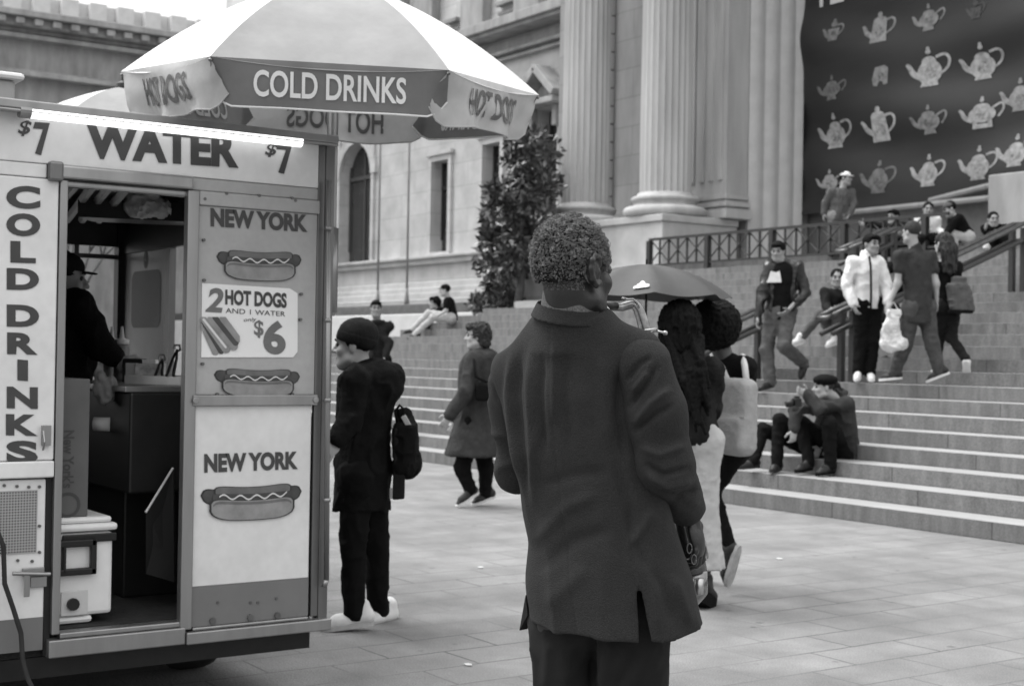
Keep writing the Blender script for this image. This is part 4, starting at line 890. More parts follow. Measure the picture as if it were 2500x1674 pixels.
# ================================================================== cart umbrellas
m_lt = cloth_trans('canopy_light', .78, .25); m_dk = cloth_trans('canopy_coloured', .31, .2, .14); m_vl = cloth_trans('valance_light', .46, .25, .2); m_vd = cloth_trans('valance_coloured_shade', .17, .25, .2)  # coloured valance is the canopy cloth darkened, shade of its upright hang painted in
def cart_umbrella(ctr, R, zr, za, tilt_f, tilt_r, label, pole_bot, vh=.19, text=True, yaw=0.0, seed=1):
    u = thing('cart_umbrella', (ctr[0], ctr[1], pole_bot), label, 'umbrella'); rg = np.random.RandomState(seed)
    e1 = cos(yaw)*r0+sin(yaw)*f0; e2 = -sin(yaw)*r0+cos(yaw)*f0
    def P(x, y, z): return np.array([ctr[0], ctr[1], 0])+e1*x+e2*y+UP*(z+tilt_f*y+tilt_r*x)
    ang = [radians(-120+60*i) for i in range(7)]     # panel 0 faces the camera
    cn = [(R*cos(a), R*sin(a)) for a in ang]
    for i in range(6):
        (xa, ya), (xb, yb) = cn[i], cn[i+1]; dk = i % 2 == 0
        nx, ny = nrm([(xa+xb)/2, (ya+yb)/2, 0])[:2]; ph = rg.uniform(0, 6)
        def can(s_, t, xa=xa, xb=xb, ya=ya, yb=yb):
            x = (xa*(1-s_)+xb*s_)*t; y = (ya*(1-s_)+yb*s_)*t; sag = .045*(4*s_*(1-s_))*t*(1-t*.4)
            return P(x, y, za-(za-zr)*(.35*t+.65*t**2.0)-sag)
        b = MB(); b.sheet(can, 16, 18); cp = b.build('canopy_panel', m_dk if dk else m_lt, u, smooth=True)
        crump = .012 if dk else .03
        def val(s_, v, dk=dk, xa=xa, xb=xb, ya=ya, yb=yb, nx=nx, ny=ny, ph=ph, o_=0.0, crump=crump, vh=vh*(1.0 if dk else 1.12)):
            e = abs(2*s_-1); hh = vh*(1-.35*max(0, (e-.8)/.2)**2.2); z = zr-hh*v
            wv = crump*v*(sin(5*s_*pi+ph)*.6+sin(11*s_+ph*2)*.5)+o_+(0 if dk else .05*v**.5*(float(vnoise(np.array([s_*5, v*2.2, ph]), 1.0, 3))-.5)+.03*v*(float(vnoise(np.array([s_*13, v*5, ph]), 1.0, 4))-.5)); inn = .05*v*e**6
            return P(xa*(1-s_)+xb*s_+nx*(wv-.03*v)-nx*inn, ya*(1-s_)+yb*s_+ny*(wv-.03*v)-ny*inn, z+.01*sin(9*s_+ph)*v*(0 if dk else 1))
        b = MB(); b.sheet(val, 34, 8); vo = b.build('valance', m_vd if dk else m_vl, u, smooth=True)
        b = MB(); b.tube([val(q, 1.0) for q in np.linspace(0, 1, 24)], .004, 6); b.build('binding', m_lt if dk else m_vl, vo)
        if text:
            l = MB(); tx = 'COLD DRINKS' if dk else 'HOT DOGS'; w0 = .18 if dk else .24
            letter(l, tx, lambda a_, c_: val(w0+(1-2*w0)*a_, .78-.56*c_, o_=.006), .02)
            letter(l, tx, lambda a_, c_: val(w0+(1-2*w0)*a_, .78-.56*c_, o_=-.006), .02)
            l.build('lettering', m_lt if dk else gm('valance_ink', .12, .8), vo)
        b = MB(); b.tube([can(0, t)-UP*.015 for t in np.linspace(.02, 1, 10)], .007, 6); b.build('rib', m_aluD, u)
        b = MB(); b.tube([can(0, .5)-UP*.02, P(0, 0, za-.42)], .006, 6); b.build('strut', m_aluD, u)
    b = MB(); b.lathe(P(0, 0, za-.01), [(.05, 0), (.045, .03), (.015, .05), (.012, .09)], 16); b.build('finial', m_black, u)
    pb = np.array([ctr[0], ctr[1], pole_bot]); pt = P(0, 0, za-.01)
    b = MB(); b.tube([pb, pt], .0235, 16); b.build('pole', m_steel, u, smooth=True)
    return u, P
pc = at(805, 700, d=6.06)
u1, P1 = cart_umbrella(pc, .885, 2.597, 3.045, .09, -.018, 'big cart umbrella reading cold drinks, clamped to the cart corner', at(790, 770, d=6.0)[2], yaw=.113, vh=.176)
b = MB(); q = np.array([pc[0], pc[1], 0]); b.tube([q+UP*1.62, q+UP*1.98], .034, 14); b.build('clamp_sleeve', m_alu, u1, smooth=True)
b = MB(); b.box((pc[0]-.05, pc[1]-.06, 1.60), (pc[0]+.03, pc[1]-.025, 1.66)); b.box((pc[0]-.05, pc[1]-.06, 2.2), (pc[0]+.03, pc[1]-.025, 2.25)); b.build('bracket', m_black, u1)
q = at(302, 190, d=9.0)
cart_umbrella(q, .92, 2.62, q[2]-.06, 0, 0, 'second cart umbrella, its plain pale dome rising behind the cart roof', 0.0, text=False, yaw=.3, seed=5)

# ================================================================== people
def stp(px, py):
    v = ray(px, py); t = (RI-SY0*RI/TR-EYE)/(v[2]-v[1]*RI/TR); return t
m_skin = gm('skin_light', .30, .5, 30, .06, spec=.35); m_skin2 = gm('skin_tan', .22, .5, 30, .06, spec=.35); m_skin3 = gm('skin_brown', .055, .42, 30, .1, spec=.4)
m_eye = gm('eye', .02, .2, 5, .1, spec=.6); m_hair = gm('hair_black', .005, .7, 60, .5, bump=.6, bscale=110, stretch=(1, 1, .25)); m_hairb = gm('hair_brown', .035, .55, 60, .5, bump=.8, bscale=110, stretch=(1, 1, .25))
m_blk = gm('cloth_black', .006, .9, 12, .25, bump=.3, bscale=60); m_blk2 = gm('cloth_charcoal', .014, .9, 12, .25, bump=.3, bscale=60); m_grey = gm('cloth_grey', .085, .9, 12, .2, bump=.3, bscale=60)
m_mid = gm('cloth_mid', .036, .9, 12, .2, bump=.3, bscale=50); m_jean = gm('denim', .06, .9, 14, .28, bump=.3, bscale=90); m_lightc = gm('cloth_light', .38, .9, 12, .12, bump=.3, bscale=50); m_whitec = gm('fleece_white', .66, .9, 18, .08, bump=.25, bscale=45)
m_leather = gm('leather', .010, .33, 10, .3, bump=.5, bscale=30, spec=.5); m_shoeD = gm('shoe_dark', .016, .55, 15, .2); m_shoeW = gm('shoe_white', .58, .6, 12, .08); m_sole = gm('sole_pale', .5, .7, 10, .15)

def frame(yaw):
    a = radians(yaw); f = cos(a)*f0+sin(a)*r0; return f, cos(a)*r0-sin(a)*f0
def head_solid(h, yaw, pitch=0.0, sz=1.0, roll=0.0):
    f, r = frame(yaw); u = UP.copy(); f, u = cos(pitch)*f+sin(pitch)*u, cos(pitch)*u-sin(pitch)*f
    if roll: r, u = cos(roll)*r+sin(roll)*u, cos(roll)*u-sin(roll)*r
    Q = lambda x, y, z: h+sz*(x*r+y*f+z*u)
    S = Solid(.018*sz); ax = (r, f, u)
    S.ell(Q(0, -.012, .035), np.array([.074, .093, .088])*sz, ax)
    S.ell(Q(0, .022, -.04), np.array([.060, .070, .082])*sz, ax, k=.03*sz)
    S.ell(Q(0, .060, -.098), np.array([.028, .028, .022])*sz, ax, k=.03*sz)
    S.cap(Q(-.055, .005, -.07), Q(-.02, .06, -.1), .022*sz, .018*sz, k=.03*sz); S.cap(Q(.055, .005, -.07), Q(.02, .06, -.1), .022*sz, .018*sz, k=.03*sz)
    S.cap(Q(-.03, .080, .03), Q(.03, .080, .03), .012*sz, k=.02*sz)
    S.cap(Q(0, .090, .012), Q(0, .112, -.026), .008*sz, .013*sz, k=.012*sz)
    for s in (-1, 1):
        S.ell(Q(.013*s, .098, -.030), .009*sz, k=.01*sz); S.ell(Q(.036*s, .062, -.025), np.array([.022, .02, .02])*sz, ax, k=.02*sz)
        S.ell(Q(.031*s, .094, .008), np.array([.017, .012, .010])*sz, ax, k=.012*sz, op='-')
        S.ell(Q(.077*s, -.012, -.005), np.array([.010, .020, .032])*sz, ax, k=.008*sz)
    S.ell(Q(0, .088, -.058), np.array([.024, .010, .006])*sz, ax, k=.006*sz); S.ell(Q(0, .086, -.069), np.array([.020, .010, .007])*sz, ax, k=.006*sz)
    S.cap(Q(-.022, .096, -.0635), Q(.022, .096, -.0635), .0022*sz, k=.003, op='-')
    return S, Q, ax
def hand_solid(w, dirv, palm, side=1, curl=.35, sz=1.0, spread=.12):
    """w wrist, dirv finger direction, palm direction the palm faces, side +1/-1 picks the thumb side"""
    d = nrm(dirv); p = nrm(np.asarray(palm)-d*np.dot(palm, d)); s = np.cross(d, p)*side
    S = Solid(.008*sz); ax = (s, d, p)
    S.cap(w-d*.03, w+d*.01, .026*sz, .024*sz, flat=(p, .8)); S.ell(w+d*.05*sz, np.array([.040, .055, .016])*sz, ax, k=.012)
    for i, (x, L, rr) in enumerate(((.030, .070, .0088), (.011, .080, .0092), (-.009, .075, .0088), (-.028, .058, .0078))):
        b = w+d*.088*sz+s*x*sz; dd_ = nrm(d+s*x*spread/.03*.3); c = curl*(1+.18*i); ls = (.45*L*sz, .32*L*sz, .26*L*sz); a = c*.5
        for j, l in enumerate(ls):
            v = nrm(dd_*cos(a)+p*sin(a)); e = b+v*l; S.cap(b, e, rr*sz*(1-.1*j), rr*sz*(.93-.1*j), k=.004); b = e; a += c
    b = w+d*.03*sz+s*.033*sz; v = nrm(d*.6+s*.75+p*.35); e = b+v*.042*sz; S.cap(b, e, .013*sz, .0105*sz, k=.01); e2 = e+nrm(d*.85+s*.3+p*.5)*.032*sz; S.cap(e, e2, .0105*sz, .009*sz, k=.005)
    return S
def shoe(parent, A, T, mat, msole, L=.275, wd=.042, high=0.0, plat=.0, n0=None):
    A = np.asarray(A, float); T = np.asarray(T, float); n = UP.copy() if abs(nrm(T-A)@UP) < .93 else nrm(np.cross(np.cross(T-A, UP), T-A))
    if n0 is not None: n = nrm(n0)
    for _ in range(3):
        a = nrm(T-(A-.075*n)); n = nrm((A-T)-a*((A-T)@a))
    s = np.cross(a, n); heel = T-a*L; P = lambda x, y, z=0: heel+a*x+n*y+s*z
    S = Solid(.02); S.cap(P(.035, .05), P(.19, .044), wd*.92, wd*.95, flat=(n, .95)); S.cap(P(.16, .036), P(L-.045, .030), wd*1.0, wd*.72, flat=(n, .75))
    S.cap(P(.05, .06), P(.055, .105+high), wd*1.02, wd*1.0, k=.03); S.cap(P(.10, .07), P(.07, .10), .03, .028, k=.03); S.half(P(0, .012), -n)
    o = solid_obj('shoe', S, .007, mat, parent)
    B = MB(); ring = []
    for t in np.linspace(0, 2*pi, 26, endpoint=False):
        x = .5*L+.5*L*cos(t)*1.0; w_ = wd*(.82+.26*(x/L)-.25*max(0, x/L-.75)/.25)*(1-abs(cos(t))**5)**.5 if abs(cos(t)) < 1 else 0
        ring.append((x, w_*(1 if sin(t) >= 0 else -1)))
    lo = [P(x, -plat, z) for x, z in ring]; hi = [P(x, .026, z*1.02) for x, z in ring]
    B.add(lo+hi, [tuple(range(25, -1, -1)), tuple(range(26, 52))]+[(i, (i+1) % 26, 26+(i+1) % 26, 26+i) for i in range(26)])
    B.build('sole', msole, o)
    return o
def person(label, d, J, yaw, tyaw=None, group=None, skin=m_skin, W=.165, HW=.085, girth=1.0, pitch=0.0, headsz=1.0, roll=0.0, top=None, legs=None, shoes=None, hair=None, hat=None, eyes=True, foot_z=None, hres=.009, curl=.4, hands=True, palms=(None, None)):
    P = {k: at(v[0], v[1], d=d+(v[2] if len(v) > 2 else 0)) for k, v in J.items()}
    tf, tr = frame(tyaw if tyaw is not None else yaw)
    S = P['sh']; H = P['hip']; Wd = W*girth**.5
    P.setdefault('shL', S-tr*Wd); P.setdefault('shR', S+tr*Wd); P.setdefault('hipL', H-tr*HW); P.setdefault('hipR', H+tr*HW)
    fe = [P[k] for k in ('anL', 'anR') if k in P]; base = np.mean(fe, 0) if fe else H.copy()
    base[2] = foot_z if foot_z is not None else min(q[2] for q in fe)-.08
    o = thing('person', base, label, 'person', group)
    hd, Q, ax = head_solid(P['head'], yaw, pitch, headsz, roll)
    hd.cap(P['head']-UP*.05*headsz-.012*frame(yaw)[0], S+UP*.02, .054*headsz, .062, k=.03); hd.cap(S-tr*.07, S+tr*.07, .05, k=.04)
    b = Solid(.04); spine = nrm(S-H); b.cap(S-spine*.10, H+spine*.02, .135*girth, .115*girth, flat=(tf, .66), k=.05); b.cap(P['shL'], P['shR'], .05, k=.06); b.cap(P['hipL'], P['hipR'], .09*girth, k=.06)
    for s in 'LR':
        if 'el'+s in P: b.cap(P['sh'+s], P['el'+s], .044, .036); b.cap(P['el'+s], P['wr'+s], .037, .025)
        if 'kn'+s in P: b.cap(P['hip'+s], P['kn'+s], .072*girth, .05); b.cap(P['kn'+s], P['an'+s], .05, .036)
    pcs = [(hd, hres), (b, .016)]
    if hands:
        for s, pv in zip('LR', palms):
            if 'wr'+s in P:
                v = nrm(P['ha'+s]-P['wr'+s]) if 'ha'+s in P else nrm(P['wr'+s]-P['el'+s]); pal = np.asarray(pv) if pv is not None else (tr if s == 'L' else -tr)+.2*tf
                pcs.append((hand_solid(P['wr'+s], v, pal, 1 if s == 'R' else -1, curl), .0055))
    solid_obj('body', pcs, None, skin, o)
    if eyes:
        for s in (-1, 1):
            e = MB(); e.lathe(Q(.031*s, .080, .008), [(.001, -.012), (.009, -.008), (.012, 0), (.009, .008), (.001, .012)], 10); e.build('eye', m_eye, o, smooth=True)
        e = MB()
        for s in (-1, 1): e.tube([Q(.016*s, .095, .030), Q(.032*s, .094, .036), Q(.048*s, .082, .031)], .0045, 6)
        e.build('eyebrow', m_hair, o)
    if hair:
        kind, mt = hair; hs = Solid(.02)
        hs.ell(Q(0, -.020, .045), np.array([.083, .095, .090])*headsz, ax)
        if kind == 'short': hs.wrinkle(.008, 90, 2)
        if kind == 'fringe': hs.ell(Q(0, .062, .085), np.array([.065, .04, .03])*headsz, ax); hs.wrinkle(.01, 60, 2)
        if kind == 'curly':
            hs.ell(Q(0, -.04, .03), np.array([.10, .10, .11]), ax); hs.ell(Q(0, -.07, -.05), np.array([.085, .06, .07]), ax); hs.ell(Q(0, .055, .09), np.array([.07, .05, .035]), ax); hs.wrinkle(.03, 38, 4)
        if kind == 'long':
            hs.ell(Q(0, -.05, -.02), np.array([.10, .09, .13]), ax); hs.cap(Q(-.05, -.09, -.05), Q(-.06, -.11, -.30), .06, .03); hs.cap(Q(.05, -.09, -.05), Q(.06, -.11, -.28), .06, .03); hs.cap(Q(0, -.10, -.05), Q(0, -.13, -.32), .065, .035); hs.wrinkle(.03, 34, 6, (1, 1, .35))
        if kind == 'afro': hs.ell(Q(0, -.03, .05), np.array([.165, .165, .165]), ax); hs.wrinkle(.02, 70, 5, ridged=False)
        if kind == 'braids':
            hs.ell(Q(0, -.02, .03), np.array([.125, .125, .14]), ax); hs.ell(Q(0, -.05, -.08), np.array([.12, .10, .12]), ax); hs.wrinkle(.022, 60, 6, (1, 1, .3))
        if kind != 'short' or True: hs.ell(Q(0, .125, -.03), np.array([.075, .07, .085])*headsz, ax, op='-', k=.02)
        solid_obj('hair', hs, .008 if kind not in ('afro', 'braids') else .007, mt, o)
    if hat:
        kind, mt = hat; hs = Solid(.012)
        if kind == 'beanie':
            hs.ell(Q(0, -.022, .060), np.array([.094, .112, .094]), ax); hs.half(Q(0, -.02, .015), nrm(-ax[2]+.30*ax[1])); hs.wrinkle(.004, 60, 2, (1, 1, .2))
            solid_obj('beanie', hs, .006, mt, o); cf_ = Solid(.01); cf_.ell(Q(0, -.02, .050), np.array([.0965, .1145, .098]), ax); cf_.half(Q(0, -.02, .006), nrm(-ax[2]+.30*ax[1])); cf_.half(Q(0, -.02, .066), nrm(ax[2]-.30*ax[1])); cf_.wrinkle(.004, 60, 2, (1, 1, .2))
            solid_obj('hat_cuff', cf_, .006, mt, o)
        if kind == 'cap':
            hs.ell(Q(0, -.01, .055), np.array([.084, .103, .075])*headsz, ax); hs.half(Q(0, 0, .04), -ax[2]); solid_obj('cap', hs, .007, mt, o)
            br = Solid(.01); br.ell(Q(0, .105, .040), np.array([.054, .050, .006])*headsz, ax); solid_obj('cap_brim', br, .005, mt, o)
        if kind == 'beret':
            hs.ell(Q(.0, -.02, .075), np.array([.115, .125, .060]), ax); hs.ell(Q(0, -.01, .05), np.array([.088, .10, .05]), ax); hs.wrinkle(.008, 40, 3); solid_obj('beret', hs, .008, mt, o)
    if legs:
        lm = legs['mat']; r1, r2, r3 = legs.get('r', (.095, .068, .055)); t = Solid(.03)
        t.cap(P['hipL'], P['hipR'], .10*girth, k=.05, flat=(tf, .9)); t.cap(H+spine*.08, H, .13*girth, .135*girth, flat=(tf, .75), k=.05)
        for s in 'LR':
            if 'kn'+s in P:
                t.cap(P['hip'+s], P['kn'+s], r1*girth**.5, r2, k=.04); e = P['an'+s]*(1-legs.get('crop', 0))+P['kn'+s]*legs.get('crop', 0); t.cap(P['kn'+s], e, r2, r3)
        if legs.get('crop'): t.half((P['anL']*(1-legs['crop'])+P['knL']*legs['crop']+P['anR']*(1-legs['crop'])+P['knR']*legs['crop'])/2, -UP)
        t.wrinkle(legs.get('wr', .012), 14, 9); t.wrinkle(.004, 40, 3)
        solid_obj('trousers', t, legs.get('res', .011), lm, o)
    if top:
        tm = top['mat']; lo = top.get('loose', 1.0); t = Solid(.04); hem = top.get('hem', .12)
        t.cap(S-spine*.10, H+spine*.03, .15*girth*lo, .14*girth*lo, flat=(tf, top.get('flat', .72)), k=.05); t.cap(P['shL']-UP*.005, P['shR']-UP*.005, .062*lo, k=.06)
        t.cap(S+UP*.015, S-UP*.04, .07, .09, k=.03)
        fl = top.get('flare', 0)
        t.cap(H+spine*.03, H-UP*hem, .145*girth*lo, (.145+fl)*girth*lo, flat=(tf, top.get('flat', .72)+.04), k=.04)
        slv = top.get('sleeve', 1.0); ra, rb, rc = top.get('arm', (.066, .058, .046))
        for s in 'LR':
            if 'el'+s in P:
                sh_, el, wr = P['sh'+s], P['el'+s], P['wr'+s]
                if slv >= 1: t.cap(sh_, el, ra*lo, rb*lo, k=.035); t.cap(el, wr-(wr-el)*top.get('cuff', .02), rb*lo, rc*lo, k=.025)
                else: t.cap(sh_, sh_+(el-sh_)*slv, ra*lo, ra*lo*.98, k=.035)
        if top.get('fur'):
            for q in np.linspace(0, pi*2, 14, endpoint=False): t.ell(S+UP*.05+.095*cos(q)*tr+.08*sin(q)*tf, .035, k=.02)
        if top.get('hood'):
            c0 = S-tf*.10+UP*.02; t.ell(c0, (.13, .095, .075), (tr, tf, UP), k=.06); t.ell(c0-UP*.07-tf*.02, (.10, .08, .08), (tr, tf, UP), k=.05); t.cap(S+tr*.09+UP*.02, S+tr*.04+tf*.09, .04, k=.04); t.cap(S-tr*.09+UP*.02, S-tr*.04+tf*.09, .04, k=.04)
        if top.get('collar'):
            t.cap(S+UP*.03, S+UP*.085, .075, .072, k=.02); t.cap(S+UP*.05, S+UP*.14, .054, k=.005, op='-')
        if top.get('open'):
            t.cap(S+tf*.22+UP*.12, H+tf*.22-UP*.3, top['open'], k=.01, op='-')
        t.half(H-UP*(hem+.02), -UP)
        t.wrinkle(top.get('wr', .016), 11, 5, (1, 1, .6)); t.wrinkle(.006, 32, 8)
        solid_obj(top.get('name', 'jacket'), t, top.get('res', .011), tm, o)
        if top.get('tee'):
            t = Solid(.04); t.cap(S-spine*.08, H-UP*.08, .146*girth, .142*girth, flat=(tf, .74), k=.05); t.cap(S+UP*.01, S-UP*.03, .07, .09); t.half(H-UP*.09, -UP); t.wrinkle(.01, 12, 4)
            solid_obj('shirt', t, .012, top['tee'], o)
    if shoes:
        sm_, ss = shoes[0], shoes[1]
        for s in 'LR':
            if 'to'+s in P: shoe(o, P['an'+s], P['to'+s], sm_, ss, n0=shoes[4] if len(shoes) > 4 and s == 'R' else None, L=shoes[2] if len(shoes) > 2 else .275, plat=shoes[3] if len(shoes) > 3 else 0)
    return o, P, Q, (tf, tr)
def item(name, sol, res, mat, label, cat, base, group=None):
    o = thing(name, base, label, cat, group); return o

DS = lambda x, y, dd=0: (x*K, y*K, dd)
# ---- by the cart
A_ = dict(head=Z7(232, 455), sh=Z7(310, 668), hip=Z7(290, 1310), elL=Z7(205, 960, -.22), wrL=Z7(120, 1080, -.28), elR=Z7(210, 960, .24), wrR=Z7(110, 1100, .2), knL=Z8(440, 650, -.06), anL=Z8(450, 1080, -.06), toL=Z8(222, 1206, -.10), knR=Z8(598, 620, .12), anR=Z8(612, 1065, .22), toR=Z8(500, 1168, .10))
bn, BP, _, bfr = person('person in a dark knit cap, black hooded coat and white sneakers standing beside the cart', 7.5, A_, 278, 282, skin=m_skin, girth=1.08, top=dict(mat=m_blk, hem=.17, loose=1.07, hood=True, flat=.82, res=.009, wr=.022), legs=dict(mat=gm('jeans_black', .005, .85, 10, .3), r=(.10, .066, .056), res=.009), shoes=(gm('canvas_white', .62, .7, 14, .12), gm('rubber_sole', .36, .7, 10, .2), .285), hat=('beanie', m_blk2), hair=('short', m_hair), hres=.006)
# her backpack, hanging behind
pk = at(*Z7(572, 1090)[:2], d=7.52); bp = thing('backpack', pk-UP*.3, 'black backpack with a pale strip hanging behind the person in the knit cap', 'backpack')
S = Solid(.03); a_, b_ = at(*Z7(568, 920)[:2], d=7.5), at(*Z7(598, 1240)[:2], d=7.5); S.cap(a_, b_, .045, .068, flat=(f0, 1.0)); S.box(b_*.7+a_*.3-r0*.01, (.062, .12, .15), (r0, f0, UP), .05); S.wrinkle(.014, 22, 3); solid_obj('bag_body', S, .008, m_blk, bp)
S = Solid(.01); q = [at(*Z7(x, y)[:2], d=7.40) for x, y in ((518, 1000), (535, 1250), (552, 1480))]; S.box((q[0]+q[2])/2, (.032, .012, np.linalg.norm(q[2]-q[0])/2), (r0, f0, nrm(q[0]-q[2])), .01); solid_obj('hanging_strap', S, .006, m_blk2, bp)
c = MB(); c.tube([at(*Z7(*p)[:2], d=7.42) for p in ((522, 960), (508, 890), (538, 850), (568, 880), (545, 960))], .009, 8); c.build('grab_loop', m_blk, bp, smooth=True)
c = MB(); a_, b_ = at(*Z7(562, 920)[:2], d=7.405), at(*Z7(612, 1010)[:2], d=7.405); c.obox((a_+b_)/2, (b_-a_)/2, nrm(np.cross(b_-a_, f0))*.014, f0*.006); c.build('pale_strip', m_lightc, bp, bevel=.004)
c = MB(); a_ = at(*Z7(485, 1440)[:2], d=7.40); c.obox(a_, r0*.012, UP*.028, f0*.005); c.build('buckle', m_steel, bp, bevel=.003)
# young man behind
d3 = 20.6
p3 = at(915, 900, d=d3)
person('young man in a dark fur-collared jacket looking at the camera from behind the knit cap', d3, dict(head=Z7(380, 203), sh=Z7(388, 318), hip=Z7(395, 545), elL=Z7(330, 430, -.1), wrL=Z7(345, 530, -.2), elR=Z7(470, 430, -.1), wrR=Z7(440, 530, -.2), knL=Z7(375, 680), knR=Z7(420, 680), anL=Z7(375, 830, .02), anR=Z7(420, 830, .02), toL=Z7(370, 855, -.15), toR=Z7(425, 855, -.15)), 172, 176, skin=m_skin2, foot_z=.45, top=dict(mat=m_blk2, hem=.2, fur=True, loose=1.08), legs=dict(mat=m_blk), shoes=(m_shoeD, m_shoeD), hair=('fringe', m_hair))
# ---- woman in the long coat
d4 = 13.6
cw, CP, _, cfr = person('woman with short wavy hair in a long grey coat walking left past the steps', d4, dict(head=Z7(1058, 388), sh=Z7(1070, 545), hip=Z7(1045, 960), elL=Z7(985, 760, -.27), wrL=Z7(880, 915, -.28), elR=Z7(1000, 800, .22), wrR=Z7(930, 940, .2), knL=Z7(955, 1270, -.08), anL=Z7(1015, 1415, -.05), toL=Z7(922, 1540, -.12), knR=Z7(1118, 1270, .12), anR=Z7(1112, 1440, .12), toR=Z7(1022, 1530, .05)), 272, 280, girth=1.3, headsz=1.02, top=dict(mat=m_mid, hem=.30, flare=.07, loose=1.12, hood=True, flat=.86, name='coat', arm=(.075, .066, .056)), legs=dict(mat=m_blk, r=(.10, .075, .058)), shoes=(m_shoeD, m_shoeW), hair=('curly', m_hairb), skin=m_skin)
S = Solid(.02); q = at(*Z7(1120, 760)[:2], d=d4-.3); S.box(q, (.10, .05, .085), (cfr[0], cfr[1], UP), .03); hb = thing('shoulder_bag', q-UP*.1, 'black shoulder bag on the hip of the woman in the long coat', 'bag'); solid_obj('bag_body', S, .008, m_blk, hb)
c = MB(); c.tube([q+UP*.07-cfr[0]*.05, at(*Z7(1050, 660)[:2], d=d4-.33), at(*Z7(1035, 540)[:2], d=d4-.28)], .012, 8); c.build('strap', m_blk, hb, smooth=True)
# ---- couple sitting on the far steps
d5 = 28.6
person('person in a dark cap and tee with pale trousers sitting on the far left steps', d5, dict(head=Z7(842, 80), sh=Z7(868, 150), hip=Z7(890, 262), elL=Z7(850, 215, -.2), wrL=Z7(795, 248, -.25), elR=Z7(850, 215, .2), wrR=Z7(800, 240, .15), knL=Z7(760, 262, -.1), anL=Z7(640, 372, -.1), toL=Z7(590, 408, -.12), knR=Z7(730, 232, .1), anR=Z7(625, 340, .1), toR=Z7(560, 372, .1)), 275, 282, skin=m_skin, top=dict(mat=m_blk, sleeve=.55, name='tee', hem=.03), legs=dict(mat=m_lightc, r=(.09, .07, .055)), shoes=(m_shoeD, m_shoeD), hair=('short', m_hair), hat=('cap', m_blk))
person('dark haired person half hidden behind the sitter in the dark cap', d5+.7, dict(head=Z7(772, 165), sh=Z7(800, 215), hip=Z7(850, 285), elL=Z7(775, 250, -.1), wrL=Z7(740, 250, -.15), elR=Z7(790, 250, .15), wrR=Z7(750, 255, .1), knL=Z7(750, 250), anL=Z7(690, 320), toL=Z7(640, 340), knR=Z7(770, 250, .1), anR=Z7(700, 320, .1), toR=Z7(650, 342, .1)), 250, 260, top=dict(mat=m_blk, hem=.02), legs=dict(mat=m_lightc), shoes=(m_shoeD, m_shoeD), hair=('curly', m_hair), skin=m_skin)
# ---- two women under an umbrella
d6 = 8.3
w1, W1, q1, fr1 = person('woman with long dark braids in a denim jacket and wide pale trousers, seen from behind', d6, dict(head=DS(1556, 752), sh=DS(1572, 845), hip=DS(1586, 1010), elL=DS(1508, 930, .15), wrL=DS(1480, 850, .34), elR=DS(1632, 930, .1), wrR=DS(1610, 990, .25), knL=DS(1556, 1160, .1), anL=DS(1552, 1325, .25), toL=DS(1570, 1372, .42), knR=DS(1603, 1160), anR=DS(1613, 1335), toR=DS(1630, 1384, .12)), 15, 20, W=.15, skin=m_skin3, eyes=False, girth=.95, top=dict(mat=gm('denim_dark', .016, .85, 16, .35, bump=.5, bscale=70), hem=.0, wr=.024, res=.009), legs=dict(mat=gm('linen', .40, .9, 10, .1, bump=.3, bscale=50), r=(.085, .10, .118), crop=.22, res=.009, wr=.008), shoes=(m_shoeD, m_blk, .25, .05), hair=('braids', m_hair))
S = Solid(.015)
rg = np.random.RandomState(8)
for i in range(16):
    a_ = W1['head']-f0*rg.uniform(.02, .12)+r0*rg.uniform(-.09, .11)-UP*.05; b_ = at(*DS(1566+rg.uniform(0, 66), 985+rg.uniform(-130, 15))[:2], d=d6-.2-rg.uniform(-.02, .05)); m_ = (a_+b_)/2-f0*.05+r0*rg.uniform(-.03, .03); S.cap(a_, m_, .024, .020); S.cap(m_, b_, .020, .010)
S.wrinkle(.006, 70, 2); solid_obj('braid', S, .007, m_hair, w1)
d6b = 8.9
w2, W2, q2, fr2 = person('woman with a round afro in a black top and leggings, one foot lifted behind', d6b, dict(head=DS(1641, 760), sh=DS(1663, 838), hip=DS(1668, 1010), elL=DS(1618, 930, .1), wrL=DS(1620, 1000, .3), elR=DS(1700, 920, .25), wrR=DS(1700, 900, .45), knL=DS(1605, 1170, .2), anL=DS(1600, 1300, .3), toL=DS(1612, 1345, .5), knR=Z4(318, 610), anR=Z4(408, 868, -.12), toR=Z4(402, 1082, -.16)), 45, 48, W=.155, skin=m_skin3, eyes=False, girth=.95, top=dict(mat=m_blk, hem=.05, name='top'), legs=dict(mat=m_blk, r=(.088, .056, .045)), shoes=(m_shoeD, gm('grey_sole', .30, .8, 20, .2), .27, 0, f0*.6-r0*.75), hair=('afro', m_hair))
S = Solid(.03); c0 = at(*Z4(445, 235)[:2], d=d6b-.27); S.box(c0, (.125, .075, .235), (fr2[1], fr2[0], UP), .06); S.box(c0-UP*.10-fr2[0]*.06, (.105, .04, .10), (fr2[1], fr2[0], UP), .03); S.wrinkle(.012, 7, 4, ridged=False); S.wrinkle(.004, 30, 2)
bpk = thing('backpack', c0-UP*.25, 'large pale canvas backpack worn by the woman with the afro', 'backpack'); solid_obj('bag_body', S, .008, gm('canvas_pale', .30, .9, 14, .14, bump=.4, bscale=80), bpk)
c = MB(); c.obox(c0-UP*.0-fr2[0]*.080, fr2[1]*.123, UP*.004, fr2[0]*.004); c.build('seam', m_lightc, bpk)
